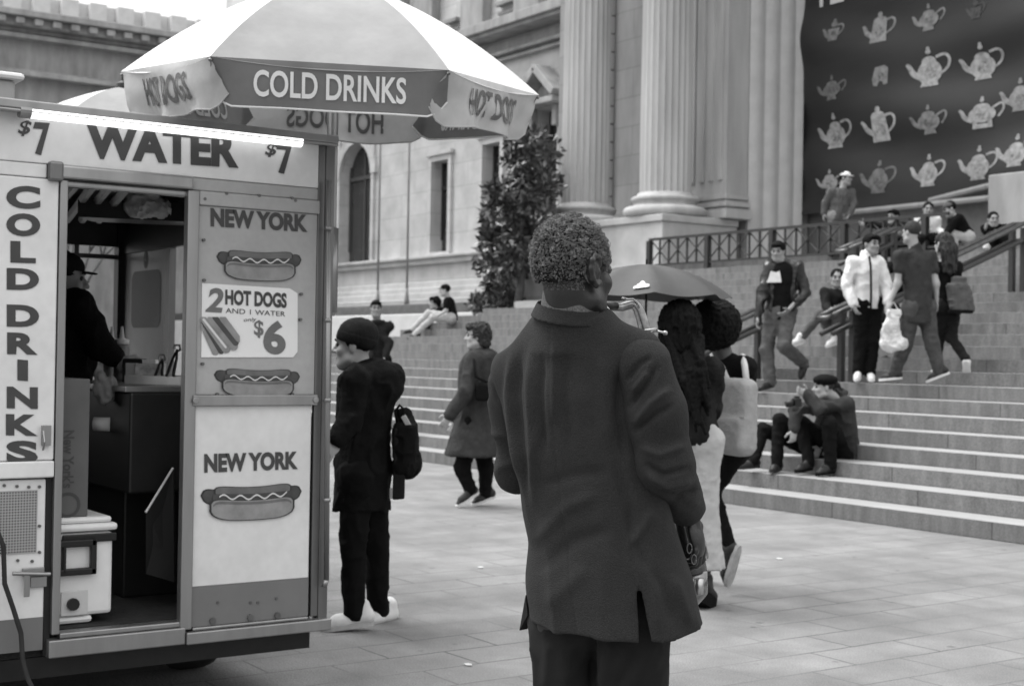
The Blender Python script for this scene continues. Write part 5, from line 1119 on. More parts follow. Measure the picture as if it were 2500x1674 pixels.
for s_ in (-1, 1):
    a_ = c0+UP*.20+fr2[1]*.07*s_; b_ = W2['sh']+fr2[1]*.12*s_+UP*.065; e_ = b_+fr2[0]*.09-UP*.05; c = MB(); c.tube([a_, (a_+b_)/2+UP*.03, b_, e_], .020, 8); c.build('shoulder_strap', gm('webbing', .5, .9), bpk, smooth=True)
# umbrella
uc = at(1578, 690, d=8.6); um = thing('umbrella', at(1578, 905, d=8.6), 'dark open umbrella with a small white mark held above the two women', 'umbrella'); R_ = .52; za = at(1578, 645, d=8.6)[2]; zr = at(1578, 722, d=8.6)[2]
def upt(t, a): 
    k = (1-.10*(abs(sin(4*a))))*R_*t; return np.array([uc[0], uc[1], za-(za-zr)*(.15*t+.85*t**2.4)-.02*t*abs(sin(4*a))])+r0*k*cos(a)+f0*k*sin(a)
c = MB(); c.sheet(lambda u, v: upt(.02+.98*v, 2*pi*u), 64, 12); c.build('canopy', gm('umbrella_cloth', .05, .6, 6, .12, bump=.15, bscale=20), um, smooth=True)
c = MB(); c.tube([uc-UP*(uc[2]-za+.0)*1+UP*.03, np.array([uc[0], uc[1], at(1578, 905, d=8.6)[2]])], .007, 8); c.build('shaft', m_black, um)
for i in range(8): c = MB(); c.tube([upt(t, i*pi/4+.001)-UP*.006 for t in (.05, .4, .7, 1)], .003, 5); c.build('rib', m_black, um)
c = MB(); P = [(-.9, -.5), (.9, -.5), (1, -.25), (.8, -.05), (.55, .0), (.45, .3), (.2, .6), (-.05, .5), (-.2, .2), (-.45, .15), (-.55, -.1), (-.85, -.15)]
c.add([upt(.86-.11*p[1], -1.62+.115*p[0]-.12)+UP*.004-f0*.012 for p in P], [tuple(range(len(P)))]); c.build('printed_mark', m_whitec, um)
# ---- people on the steps
d7 = stp(1886, 948)
person('man in an open black leather jacket and grey trousers striding down the steps', d7, dict(head=Z3(812, 545), sh=Z3(845, 640), hip=Z3(830, 925), elR=Z3(718, 790, -.05), wrR=Z3(690, 950, -.1), elL=Z3(985, 800, -.05), wrL=Z3(880, 905, -.22), haL=Z3(845, 930, -.25), knR=Z3(742, 1150), anR=Z3(768, 1350), toR=Z3(692, 1412, -.12), knL=Z3(850, 1130, -.15), anL=Z3(972, 1240, .1), toL=Z3(950, 1340, .0)), 205, 190, skin=m_skin2, girth=1.1, top=dict(mat=m_leather, hem=.1, open=.17, tee=m_blk, loose=1.08, wr=.03), legs=dict(mat=m_grey, r=(.10, .082, .072), wr=.02), shoes=(m_shoeD, m_shoeD), hair=('fringe', m_hair), pitch=-.15)
tp = bpy.context.scene.objects[-1]
c = MB(); c.poly([(-.10, -.07), (.085, -.065), (.075, .0), (.06, .075), (.02, .055), (-.05, .07), (-.07, .0)], at(*Z3(792, 702)[:2], d=d7-.132), r0*.97-f0*.12, UP, .003); c.build('shirt_print', m_whitec, [o for o in COL.objects if o.get('label', '').startswith('man in an open black leather')][0])
d8 = stp(1990, 845)-.2
person('man in a dark jacket and bright white sneakers sitting on the steps', d8, dict(head=Z3(1180, 712), sh=Z3(1185, 800), hip=Z3(1165, 985, .2), elR=Z3(1110, 880, -.1), wrR=Z3(1130, 915, -.3), elL=Z3(1245, 880, -.1), wrL=Z3(1190, 910, -.3), knR=Z3(1075, 935, -.15), anR=Z3(960, 1080, -.1), toR=Z3(880, 1142, -.2), knL=Z3(1180, 940, -.2), anL=Z3(1172, 1085, -.15), toL=Z3(1112, 1142, -.3)), 190, 185, skin=m_skin2, top=dict(mat=m_blk2, hem=.0), legs=dict(mat=m_grey, r=(.085, .065, .055)), shoes=(m_shoeW, m_shoeW), hair=('short', m_hair))
d9 = stp(2104, 930)
p9, P9, _, fr9 = person('man in a white fleece jacket and black trousers standing on the steps', d9, dict(head=Z3(1393, 503), sh=Z3(1362, 612), hip=Z3(1370, 870), elR=Z3(1240, 760, -.02), wrR=Z3(1280, 870, -.12), elL=Z3(1482, 750, 0), wrL=Z3(1492, 860, -.1), knR=Z3(1330, 1110), anR=Z3(1312, 1290), toR=Z3(1300, 1352, -.18), knL=Z3(1405, 1110), anL=Z3(1385, 1295), toL=Z3(1400, 1355, -.18)), 150, 165, skin=m_skin2, girth=1.05, top=dict(mat=m_whitec, hem=.04, loose=1.04, collar=True, arm=(.072, .064, .054), wr=.022), legs=dict(mat=m_blk, r=(.095, .075, .066)), shoes=(m_shoeW, m_shoeW), hair=('fringe', m_hair))
c = MB(); c.tube([at(*Z3(1380, 575)[:2], d=d9-.15), at(*Z3(1390, 640)[:2], d=d9-.175), at(*Z3(1392, 780)[:2], d=d9-.185), at(*Z3(1390, 905)[:2], d=d9-.175)], .013, 8); c.build('zip', m_blk, p9)
d12 = d9+1.3
person('dark haired person hidden behind the white fleece jacket', d12, dict(head=Z3(1500, 672), sh=Z3(1500, 750), hip=Z3(1495, 940), elL=Z3(1460, 840), wrL=Z3(1470, 920), elR=Z3(1535, 840), wrR=Z3(1530, 920), knL=Z3(1480, 1090), anL=Z3(1478, 1215), toL=Z3(1478, 1245, .1), knR=Z3(1520, 1090), anR=Z3(1520, 1215), toR=Z3(1522, 1245, .1)), 20, 20, eyes=False, skin=m_skin2, W=.14, top=dict(mat=m_blk), legs=dict(mat=m_blk2), shoes=(m_shoeD, m_shoeD), hair=('short', m_hair))
d10 = stp(2287, 934)
person('man in a dark polo shirt and jeans seen from behind climbing the steps', d10, dict(head=Z3(1640, 428), sh=Z3(1668, 570), hip=Z3(1690, 900), elL=Z3(1556, 745, -.05), wrL=Z3(1512, 850, -.05), haL=Z3(1495, 895, -.05), elR=Z3(1795, 745), wrR=Z3(1798, 850, .05), knL=Z3(1600, 1130, .06), anL=Z3(1535, 1300, .2), toL=Z3(1440, 1350, .3), knR=Z3(1770, 1120), anR=Z3(1815, 1285), toR=Z3(1735, 1362, .05)), 325, 345, skin=m_skin, eyes=False, girth=1.15, W=.18, top=dict(mat=m_mid, sleeve=.5, hem=.14, name='polo_shirt', collar=True), legs=dict(mat=m_jean, r=(.10, .08, .066)), shoes=(m_shoeD, m_shoeW), hair=('short', m_hairb))
S = Solid(.03); a_, b_ = at(*Z3(1530, 935)[:2], d=d10-.05), at(*Z3(1530, 1170)[:2], d=d10-.05); S.cap(a_-UP*.05, b_+UP*.10, .055, .085, flat=(f0, .8)); S.cap(b_+UP*.09-r0*.08, b_+UP*.09+r0*.08, .08, flat=(f0, .8)); S.cap(a_+UP*.02-r0*.05, a_+UP*.02+r0*.05, .035); S.cap(a_-r0*.07-UP*.12, b_-r0*.08+UP*.12, .055); S.wrinkle(.025, 9, 3); S.wrinkle(.014, 26, 4)
bg_ = thing('carrier_bag', b_, 'crumpled white carrier bag held by the man in the polo shirt', 'bag'); solid_obj('bag_body', S, .01, gm('bag_white', .55, .6, 6, .3, bump=.4, bscale=30), bg_); c = MB(); c.tube([a_+r0*.08, a_+UP*.14, a_-r0*.08], .008, 6); c.build('handle', m_whitec, bg_)
d11 = d10+.35
person('woman with long wavy hair, black top and leggings climbing the steps', d11, dict(head=Z3(1838, 500), sh=Z3(1850, 640), hip=Z3(1865, 880), elL=Z3(1790, 780, .1), wrL=Z3(1800, 880, .15), elR=Z3(1915, 770), wrR=Z3(1920, 870, .1), knL=Z3(1815, 1080, .15), anL=Z3(1800, 1265, .2), toL=Z3(1770, 1330, .35), knR=Z3(1890, 1080, .05), anR=Z3(1985, 1215, -.15), toR=Z3(1985, 1348, -.1)), 330, 345, skin=m_skin, eyes=False, W=.15, top=dict(mat=m_blk, hem=.1, name='top'), legs=dict(mat=m_blk2, r=(.09, .06, .05)), shoes=(m_shoeW, m_shoeW, .26), hair=('long', m_hairb))
q = at(*Z3(1945, 810)[:2], d=d11-.15); S = Solid(.02); S.box(q-UP*.04, (.135, .06, .16), (r0*.97+UP*.2, f0, UP), .04); S.box(q+UP*.12-r0*.02, (.08, .05, .08), (r0, f0, UP), .03); S.wrinkle(.014, 16, 2)
hb = thing('handbag', q-UP*.2, 'grey slouchy handbag on the shoulder of the woman with wavy hair', 'bag'); solid_obj('bag_body', S, .009, m_grey, hb); c = MB(); c.obox(q-UP*.195, r0*.135, f0*.06, UP*.02); c.build('base', m_blk, hb, bevel=.01); c = MB(); c.tube([q+UP*.18-r0*.05, at(*Z3(1905, 640)[:2], d=d11-.12)+UP*.02, at(*Z3(1890, 610)[:2], d=d11-.02)], .010, 8); c.build('strap', m_blk, hb)
# ---- photographer and companion at the foot of the steps
q = at(2024, 1159, Z=.30); d14 = (q-O)@cf-.17
ph, PP, _, frp = person('photographer in a dark beret sitting low on the steps, elbows on knees, looking left', d14, dict(head=Z4(872, 92, .25), sh=Z4(955, 170, .32), hip=Z4(985, 425, .5), elR=Z4(850, 200, .0), wrR=Z4(795, 128, .05), haR=Z4(755, 110, .05), elL=Z4(735, 205, .20), wrL=Z4(724, 300, .06), haL=Z4(720, 400, .04), knL=Z4(765, 270, .32), anL=Z4(800, 465, .16), toL=Z4(732, 515, .02), knR=Z4(900, 270, -.02), anR=Z4(905, 480, .0), toR=Z4(835, 530, -.12)), 265, 262, skin=m_skin, girth=1.08, foot_z=.30, top=dict(mat=m_mid, hem=.10, loose=1.1, flare=.04, collar=True, wr=.03), legs=dict(mat=m_blk, r=(.10, .075, .062)), shoes=(m_shoeD, m_blk), hair=('short', m_hairb), hat=('beret', m_blk), curl=.7, pitch=-.02)
q = at(*Z4(740, 165)[:2], d=d14+.05); cm = thing('camera_body', q-UP*.06, 'black camera raised in the hand of the photographer in the beret', 'camera'); c = MB(); c.obox(q, frp[1]*.065, UP*.04, frp[0]*.03); c.obox(q+UP*.05, frp[1]*.025, UP*.012, frp[0]*.025); c.build('housing', m_black, cm, bevel=.006); c = MB(); c.lathe(q+frp[0]*.028, [(.036, 0), (.036, .05), (.032, .055), (.032, .09)], 20, axis=frp[0]-.3*UP); c.build('lens', m_black, cm, smooth=True)
d15 = d14+.50
person('companion in black sitting behind the photographer, only bent legs showing', d15, dict(head=Z4(905, 120, .1), sh=Z4(905, 190), hip=Z4(850, 405, .1), elL=Z4(870, 300, .0), wrL=Z4(850, 380, -.1), elR=Z4(930, 300), wrR=Z4(900, 380, -.1), knL=Z4(655, 255, -.12), anL=Z4(640, 470, -.22), toL=Z4(612, 515, -.36), knR=Z4(572, 300, .05), anR=Z4(525, 455, -.12), toR=Z4(445, 498, -.2)), 262, 262, skin=m_skin2, foot_z=.30, top=dict(mat=m_blk, hem=.05), legs=dict(mat=m_blk, r=(.095, .07, .06)), shoes=(m_shoeD, m_shoeD), hair=('short', m_hair))
# ---- top of the steps
d16 = stp(2030, 624)
person('man in a white cap and grey sweater standing by the railing', d16, dict(head=Z3(1233, 92), sh=Z3(1210, 175), hip=Z3(1185, 325), elR=Z3(1105, 240), wrR=Z3(1098, 305), haR=Z3(1095, 335), elL=Z3(1288, 245), wrL=Z3(1255, 320, -.1), haL=Z3(1240, 340, -.15), knR=Z3(1150, 440), anR=Z3(1142, 545), toR=Z3(1140, 565, -.15), knL=Z3(1205, 440), anL=Z3(1195, 545), toL=Z3(1195, 565, -.15)), 125, 165, skin=m_skin2, girth=1.15, W=.18, top=dict(mat=m_grey, hem=.06, name='sweater'), legs=dict(mat=gm('chino', .2, .9), r=(.09, .07, .055)), shoes=(m_shoeD, m_shoeD), hair=('short', m_hair), hat=('cap', m_whitec))
d17 = stp(2180, 610)+.3
person('person reclining on the upper steps with one arm stretched along the rail', d17, dict(head=Z3(1530, 330), sh=Z3(1530, 385), hip=Z3(1500, 455), elR=Z3(1440, 385, -.1), wrR=Z3(1360, 375, -.15), elL=Z3(1580, 430), wrL=Z3(1560, 470, -.15), knR=Z3(1580, 445, -.3), anR=Z3(1600, 520, -.2), knL=Z3(1490, 450, -.3), anL=Z3(1480, 520, -.25), toR=Z3(1590, 540, -.35), toL=Z3(1470, 540, -.4)), 235, 200, skin=m_skin, top=dict(mat=m_blk2, hem=.0), legs=dict(mat=m_grey), shoes=(m_shoeD, m_shoeD), hair=('fringe', m_hair))
q = at(*Z3(1510, 515)[:2], d=d17-.6); S = Solid(.03); S.box(q, (.30, .15, .15), (r0, f0, UP), .08); S.wrinkle(.03, 12, 2); o_ = thing('holdall', q-UP*.15, 'black holdall on the upper steps before the reclining person', 'bag'); solid_obj('bag_body', S, .014, m_blk, o_); c = MB(); c.tube([q+UP*.13-r0*.1, q+UP*.2, q+UP*.13+r0*.1], .015, 8); c.build('handle', m_blk, o_, smooth=True)
d18 = stp(2270, 600)
person('woman in a white blouse sitting on the upper steps', d18, dict(head=Z3(1748, 285), sh=Z3(1745, 350), hip=Z3(1740, 460), elR=Z3(1690, 410), wrR=Z3(1710, 450, -.2), elL=Z3(1805, 410), wrL=Z3(1840, 430, -.2), knR=Z3(1715, 460, -.4), anR=Z3(1715, 550, -.3), toR=Z3(1705, 575, -.45), knL=Z3(1770, 465, -.4), anL=Z3(1765, 550, -.3), toL=Z3(1760, 575, -.45)), 190, 185, skin=m_skin2, W=.15, top=dict(mat=m_whitec, hem=.0, name='blouse'), legs=dict(mat=m_blk), shoes=(m_shoeD, m_shoeD), hair=('short', m_hair))
d19 = stp(2330, 600)
person('person in black with a pale cap hunched over on the upper steps', d19, dict(head=Z3(1880, 282), sh=Z3(1915, 345), hip=Z3(1985, 460), elL=Z3(1880, 400, -.15), wrL=Z3(1860, 430, -.2), elR=Z3(1890, 400, .15), wrR=Z3(1860, 430, .1), knL=Z3(1905, 440, -.1), anL=Z3(1915, 530, -.1), toL=Z3(1870, 552, -.1), knR=Z3(1930, 445, .15), anR=Z3(1930, 530, .15), toR=Z3(1890, 552, .15)), 270, 270, skin=m_skin, girth=1.1, pitch=-.3, top=dict(mat=m_blk, hem=.05), legs=dict(mat=m_lightc), shoes=(m_shoeD, m_shoeD), hair=('short', m_hair), hat=('cap', m_grey))
d20 = stp(2430, 610)+.4
person('dark haired person sitting beside the far handrail by the pedestal', d20, dict(head=Z3(2152, 348), sh=Z3(2165, 400), hip=Z3(2180, 485), elR=Z3(2115, 430), wrR=Z3(2105, 405, -.15), elL=Z3(2210, 440), wrL=Z3(2180, 440, -.2), knR=Z3(2140, 445, -.3), anR=Z3(2115, 500, -.25), toR=Z3(2100, 520, -.4), knL=Z3(2215, 445, -.3), anL=Z3(2222, 495, -.25), toL=Z3(2228, 515, -.4)), 185, 185, skin=m_skin2, W=.15, top=dict(mat=m_blk, hem=.0), legs=dict(mat=m_blk2), shoes=(m_shoeW, m_shoeW, .24), hair=('short', m_hair))
# ---- vendor
d21 = 6.75
person('vendor in a dark cap and black sweater working inside the cart', d21, dict(head=Z2(425, 905), sh=Z2(455, 1090), hip=Z2(410, 1560), elR=Z2(690, 1370, -.12), wrR=Z2(790, 1450, -.12), haR=Z2(868, 1515, -.1), elL=Z2(470, 1400, .22), wrL=Z2(620, 1500, .3), knR=(160, 1120, 0), anR=(160, 1345, 0), toR=(190, 1372, .15), knL=(125, 1120, .15), anL=(125, 1340, .15), toL=(155, 1365, .3)), 70, 58, skin=m_skin2, girth=1.1, foot_z=.38, W=.18, top=dict(mat=m_blk, hem=.08, loose=1.12, name='sweater', res=.009, cuff=.30), legs=dict(mat=m_blk), shoes=(m_shoeD, m_shoeD), hair=('short', m_hair), hat=('cap', m_blk2), hres=.006, curl=.5, pitch=-.1)

# ================================================================== the saxophone player in the foreground
D0 = 3.3
def H(x, y, dd=0.0): return at(x, y, d=D0+dd)
def projpx(V):
    q = V-O; w_ = q@cf; return CX+F*(q@cr)/w_, CY-F*(q@cu)/w_
def vnormals(V, Fq):
    n = np.cross(V[Fq[:, 2]]-V[Fq[:, 0]], V[Fq[:, 3]]-V[Fq[:, 1]]); N = np.zeros_like(V)
    for j in range(4): np.add.at(N, Fq[:, j], n)
    return N/(np.linalg.norm(N, axis=1)[:, None]+1e-12)
def emboss(V, Fq, folds):
    """raise or sink soft folds and seams along lines on the side of a garment that faces the street"""
    N = vnormals(V, Fq); px, py = projpx(V); fr_ = np.clip(-((V-O)*N).sum(1)/np.linalg.norm(V-O, axis=1)*2.2, 0, 1); add = np.zeros(len(V))
    for pts, w_, amp in folds:
        best = np.full(len(V), 1e9); tt = np.zeros(len(V)); p_ = np.array(pts, float); seg = np.linalg.norm(np.diff(p_, axis=0), axis=1); cum = np.concatenate([[0], np.cumsum(seg)])
        for i in range(len(pts)-1):
            a, b = p_[i], p_[i+1]; ab = b-a; t = np.clip(((px-a[0])*ab[0]+(py-a[1])*ab[1])/(ab@ab), 0, 1); dd_ = np.hypot(px-a[0]-t*ab[0], py-a[1]-t*ab[1])
            m = dd_ < best; best[m] = dd_[m]; tt[m] = ((cum[i]+t*seg[i])/cum[-1])[m]
        env = np.clip(np.minimum(tt, 1-tt)*5, 0, 1) if abs(amp) > .0025 else 1
        add += amp*np.exp(-(best/w_)**2)*env
    return V+N*(add*fr_)[:, None]
m_suit = gm('suit_wool', .024, .85, 7, .16, bump=.45, bscale=320, fine=.42, fscale=420, sheen=.03)
m_suit2 = gm('suit_trousers', .013, .85, 7, .12, bump=.25, bscale=420, fine=.25, fscale=900, sheen=.03)
m_skinD = gm('skin_dark', .010, .40, 40, .12, spec=.45, bump=.12, bscale=160)
m_hairG = gm('hair_grizzled', .13, .6, 45, .6, spec=.3); m_hairD = gm('hair_under', .012, .8, 60, .5)
m_check = gm('checked_collar', .085, .8, 260, .7)
m_brass = gm('brass', .24, .26, 40, .4, metal=1.0)
tf, tr = frame(30)
sax_man = thing('person', (H(1460, 1500, .15)[0], H(1460, 1500, .15)[1], 0), 'tall man in a dark suit with grey curly hair, seen from behind, playing a saxophone', 'person')
# head, neck and hands in one skin mesh
hc = H(1402, 664, .09)
hd, Q, ax = head_solid(hc, 48, 0.0, 1.0)
nk = H(1404, 850, .12); hd.cap(Q(0, -.022, -.05), nk, .054, .058, k=.02); hd.cap(Q(0, .015, -.09), H(1418, 810, .15), .036, .045, k=.03); hd.cap(nk-tr*.1, nk+tr*.1, .04, k=.02)
ear = Solid(.006)
E0 = lambda x, y, z: Q(.076+x, -.014+y, z)
ring = [(.004, .016, -.028), (.010, .002, -.034), (.014, -.014, -.020), (.017, -.024, .002), (.018, -.022, .022), (.014, -.008, .034), (.008, .010, .030), (.003, .018, .014)]
for i in range(len(ring)-1): ear.cap(E0(*ring[i]), E0(*ring[i+1]), .0062 if i else .009, .0062)
ear.ell(E0(.004, -.004, .0), (.008, .021, .032), ax, k=.006); ear.ell(E0(.003, .014, -.004), (.006, .006, .008), ax); ear.cap(E0(.010, -.012, .016), E0(.008, -.010, -.014), .005, k=.006)
bd = Solid(.05); bd.cap(H(1400, 960, .15), H(1450, 1400, .16), .11, .12, flat=(tf, .66)); bd.cap(H(1262, 926, .22), H(1540, 906, .08), .034)
sR, eR, wR = H(1570, 886, .05), H(1622, 1135, .05), H(1684, 1252, .24); sL, eL, wL = H(1250, 926, .23), H(1262, 1150, .31), H(1420, 1130, .50)
bd.cap(sR-UP*.03, eR, .038, .036); bd.cap(eR, wR, .036, .028); bd.cap(sL-UP*.04, eL, .034, .034); bd.cap(eL, wL, .036, .028)
hipL, hipR = H(1376, 1500, .20), H(1548, 1500, .12)
bd.cap(hipL, hipR, .06)
legs_ = []
for hp, q in ((hipL, .02), (hipR, -.02)):
    kn = hp.copy(); kn[2] = .50; kn = kn+tf*.02; an = kn.copy(); an[2] = .09; an = an-tf*.03; legs_.append((hp, kn, an)); bd.cap(hp, kn, .075, .05); bd.cap(kn, an, .05, .036)
hR = hand_solid(wR+nrm(wR-eR)*.01, nrm(H(1700, 1318, .23)-wR), -r0+.5*f0, 1, .75); hL = hand_solid(wL, nrm(H(1500, 1080, .46)-wL), -f0*.4-UP*.2+r0*.3, -1, .7)
solid_obj('body', [(hd, .0045), (ear, .0022), (bd, .014), (hR, .0035), (hL, .004)], None, m_skinD, sax_man)
for s in (-1, 1):
    e = MB(); e.lathe(Q(.031*s, .080, .008), [(.001, -.012), (.009, -.008), (.012, 0), (.009, .008), (.001, .012)], 10); e.build('eye', m_eye, sax_man, smooth=True)
# hair: a rough base and a few thousand separate small curls
def hairline(p):
    x, y, z = p
    if z < -.050+.35*max(0, -y-.05)*0: return False
    if y > .028 and z < .075+.0*abs(x): return False
    if y > -.035 and z < .035: return False
    if y > -.005 and z < .052: return False
    return True
hb_ = Solid(.012); hb_.ell(Q(0, -.016, .038), (.079, .096, .092), ax); hb_.ell(Q(0, -.036, -.006), (.066, .068, .050), ax, k=.02); hb_.ell(Q(0, .135, -.03), (.10, .10, .105), ax, op='-', k=.01)
for s in (-1, 1): hb_.ell(Q(.085*s, .01, -.03), (.045, .045, .062), ax, op='-', k=.01)
hb_.half(Q(0, -.06, -.022), -ax[2]+.15*ax[1]); hb_.wrinkle(.010, 150, 4); hb_.wrinkle(.005, 320, 5, ridged=False)
solid_obj('hair', hb_, .0032, m_hairD, sax_man); hair_o = COL.objects[-1]
mb = MB(); rg = np.random.RandomState(21); cnt = 0
_hm = hair_o.data; HV = np.array([v.co[:] for v in _hm.vertices])+wloc(hair_o); HN = np.array([v.normal[:] for v in _hm.vertices]); MX = np.array(ax); HL = (HV-hc)@MX.T; HNl = HN@MX.T
ok_ = (np.linalg.norm(HL-np.array([0, -.01, .03]), axis=1) > .062); HL = HL[ok_]; HNl = HNl[ok_]
_bm = [o for o in sax_man.children if o.name.startswith('body')][0].data; BV = (np.array([v.co[:] for v in _bm.vertices])+wloc(sax_man)-hc)@MX.T; BN = np.array([v.normal[:] for v in _bm.vertices])@MX.T
ok_ = (BV[:, 2] > -.047) & (BV[:, 2] < .0) & (BV[:, 1] < -.025) & (np.abs(BV[:, 0]) < .078); NP = int(ok_.sum()); HL = np.concatenate([HL, np.repeat(BV[ok_], 7, 0)]); HNl = np.concatenate([HNl, np.repeat(BN[ok_], 7, 0)])
while cnt < 12500:
    k_ = rg.randint(len(HL)); p = HL[k_]; n = HNl[k_]
    if n[1] > .75 or n[2] < -.75: continue
    fade = 1.0 if p[2] > .02 else max(.25, 1+(p[2]-.02)*16)
    if rg.rand() > fade: continue
    cnt += 1; c0 = p+n*(rg.uniform(-.001, .0045)+(.004 if rg.rand() < .12 else 0)+(float(vnoise(p, 75., 9))-.45)*.011)*fade; R_ = rg.uniform(.0017, .0034)*(.6+.4*fade); r_ = rg.uniform(.0006, .0010); a = nrm(np.cross(n, rg.normal(size=3))); b_ = nrm(n*rg.uniform(.2, 1.2)+np.cross(a, n)*rg.normal()); a = nrm(a-b_*(a@b_)); wv_ = np.cross(a, b_); P8 = []
    turns = rg.uniform(.65, 1.0)
    NS = 6
    for i in range(NS):
        g = 2*pi*turns*i/(NS-1); pc_ = c0+R_*(cos(g)*a+sin(g)*b_)+wv_*R_*.35*(i/NS-.5); o1 = nrm(cos(g)*a+sin(g)*b_)
        for j in range(3): h_ = 2*pi*j/3; P8.append(Q(*(pc_+r_*(cos(h_)*o1+sin(h_)*wv_))))
    mb.add(P8, [(i*3+j, i*3+(j+1) % 3, (i+1)*3+(j+1) % 3, (i+1)*3+j) for i in range(NS-1) for j in range(3)])
mb.build('curl_layer', m_hairG, hair_o, smooth=True); COL.objects[-1]['kind'] = 'stuff'
# shirt collar
S = Solid(.006); ctr_c = lambda y, dx=0, dd=.105: H(1402+dx, y, dd)
S.cone(ctr_c(765, -6), ctr_c(711, -2), .0770, .0725); S.cone(ctr_c(790, -6), ctr_c(680, -2), .054, .050, k=.004, op='-'); S.half(H(1396, 740, .11)+.040*nrm(sin(radians(62))*r0+cos(radians(62))*f0-.3*UP), nrm(sin(radians(62))*r0+cos(radians(62))*f0-.3*UP))
solid_obj('shirt_collar', S, .0035, m_check, sax_man)
S = Solid(.01); S.cap(H(1424, 744, .062), H(1458, 782, .052), .008, .010, flat=(tf, .6)); S.cap(H(1440, 790, .16), H(1480, 900, .18), .06, .08, k=.02); solid_obj('white_shirt', S, .004, m_whitec, sax_man)
# jacket
J = Solid(.045)
lev = [(1402, 905, 165), (1394, 960, 166), (1402, 1080, 160), (1430, 1200, 163), (1460, 1300, 178), (1478, 1430, 203), (1500, 1556, 214)]
pts = [(H(x, y, .15), w_*D0/F/.93) for x, y, w_ in lev]
for (a, ra), (b, rb) in zip(pts[:-1], pts[1:]): J.cap(a, b, ra, rb, flat=(tf, .64), k=.03)
J.cap(pts[-1][0], pts[-1][0]-UP*.12, pts[-1][1], pts[-1][1]*1.02, flat=(tf, .64), k=.02)
J.cap(H(1262, 918, .22), H(1530, 886, .065), .049, .046, k=.04)
J.cap(H(1346, 816, .14), H(1248, 902, .21), .042, .046, k=.03); J.cap(H(1452, 826, .09), H(1566, 858, .06), .040, .048, k=.03)
J.cone(H(1396, 850, .12), H(1396, 770, .11), .084, .083, k=.04)
hemz = H(1480, 1557, .03)[2]
J.half((0, 0, hemz), -UP); J.half(H(1592, 1561, .05), -UP+.30*r0); J.cone(H(1400, 782, .11), H(1402, 690, .11), .068, .072, k=.006, op='-')
J.cap(H(1544, 1345, .06), H(1580, 1640, .03), .0035, .023, flat=(f0, 7.0), k=.004, op='-')
J.cap(H(1560, 900, .45), H(1580, 1640, .5), .09, .10, k=.02, op='-')
J.wrinkle(.008, 9, 15, (1, 1, .4)); J.wrinkle(.008, 7, 5, (1, 1, .35), ridged=False); J.wrinkle(.005, 22, 8, (1, 1, .6), ridged=False)
V, Fq = J.mesh(.005)
folds = [([(1343, 800), (1345, 1000), (1360, 1150), (1380, 1310), (1408, 1548)], 4, -.0022),
         ([(1250, 845), (1243, 960), (1256, 1100), (1278, 1215)], 10, .014), ([(1272, 850), (1262, 960), (1272, 1090), (1288, 1200)], 8, -.013),
         ([(1300, 830), (1292, 950), (1300, 1090), (1305, 1250)], 10, .012), ([(1325, 860), (1318, 960), (1330, 1120)], 10, -.013), ([(1352, 830), (1350, 930), (1352, 1040)], 12, .009),
         ([(1385, 850), (1380, 980), (1395, 1100)], 14, -.009), ([(1470, 840), (1480, 960), (1490, 1100)], 20, .008), ([(1526, 872), (1512, 930), (1508, 1010), (1528, 1120)], 10, -.014),
         ([(1500, 1120), (1535, 1240), (1545, 1320)], 12, -.009), ([(1600, 1240), (1560, 1300), (1542, 1330)], 12, .010), ([(1533, 1180), (1541, 1330), (1546, 1380)], 4, -.0022), ([(1545, 1330), (1620, 1440), (1650, 1545)], 14, -.008), ([(1575, 1350), (1600, 1450), (1610, 1550)], 16, .010), ([(1640, 1400), (1690, 1535)], 14, .009),
         ([(1300, 1330), (1380, 1240), (1470, 1200)], 16, .006), ([(1310, 1400), (1400, 1320), (1500, 1290)], 18, -.006), ([(1330, 1480), (1440, 1380)], 20, .005), ([(1310, 1190), (1400, 1160), (1490, 1150)], 16, -.005)]
V = emboss(V, Fq, folds)
mesh_obj('jacket', V, Fq, m_suit, sax_man, True); jk = COL.objects[-1]
A = Solid(.03)
A.cap(sR-UP*.004, H(1600, 1010, .05), .068, .070); A.cap(H(1600, 1010, .05), eR, .070, .066); A.cap(eR, wR-nrm(wR-eR)*.015, .066, .046, k=.03); A.half(wR-nrm(wR-eR)*.012, nrm(wR-eR)); A.wrinkle(.006, 13, 4, ridged=False); A.wrinkle(.003, 34, 8, ridged=False)
V, Fq = A.mesh(.0045)
sf = [([(1532, 1000), (1570, 945), (1610, 890)], 8, -.013), ([(1545, 960), (1585, 905)], 8, .011), ([(1525, 935), (1560, 890), (1595, 868)], 7, -.009), ([(1548, 1040), (1590, 985), (1640, 945)], 10, .011), ([(1540, 1060), (1595, 1015), (1650, 985)], 8, -.011),
      ([(1570, 1130), (1620, 1160), (1690, 1140)], 8, -.012), ([(1575, 1155), (1630, 1188), (1705, 1170)], 9, .011), ([(1600, 1195), (1650, 1212), (1715, 1195)], 8, -.011), ([(1560, 1090), (1610, 1110), (1680, 1085)], 10, .009), ([(1634, 1235), (1670, 1240), (1712, 1222)], 8, .007)]
mesh_obj('sleeve', emboss(V, Fq, sf), Fq, m_suit, jk, True)
A = Solid(.03); A.cap(sL, H(1252, 1010, .27), .057, .055); A.cap(H(1252, 1010, .27), eL, .055, .047); A.cap(eL, wL-nrm(wL-eL)*.02, .047, .042); A.wrinkle(.010, 14, 5); mesh_obj('sleeve', *A.mesh(.005), m_suit, jk, True)
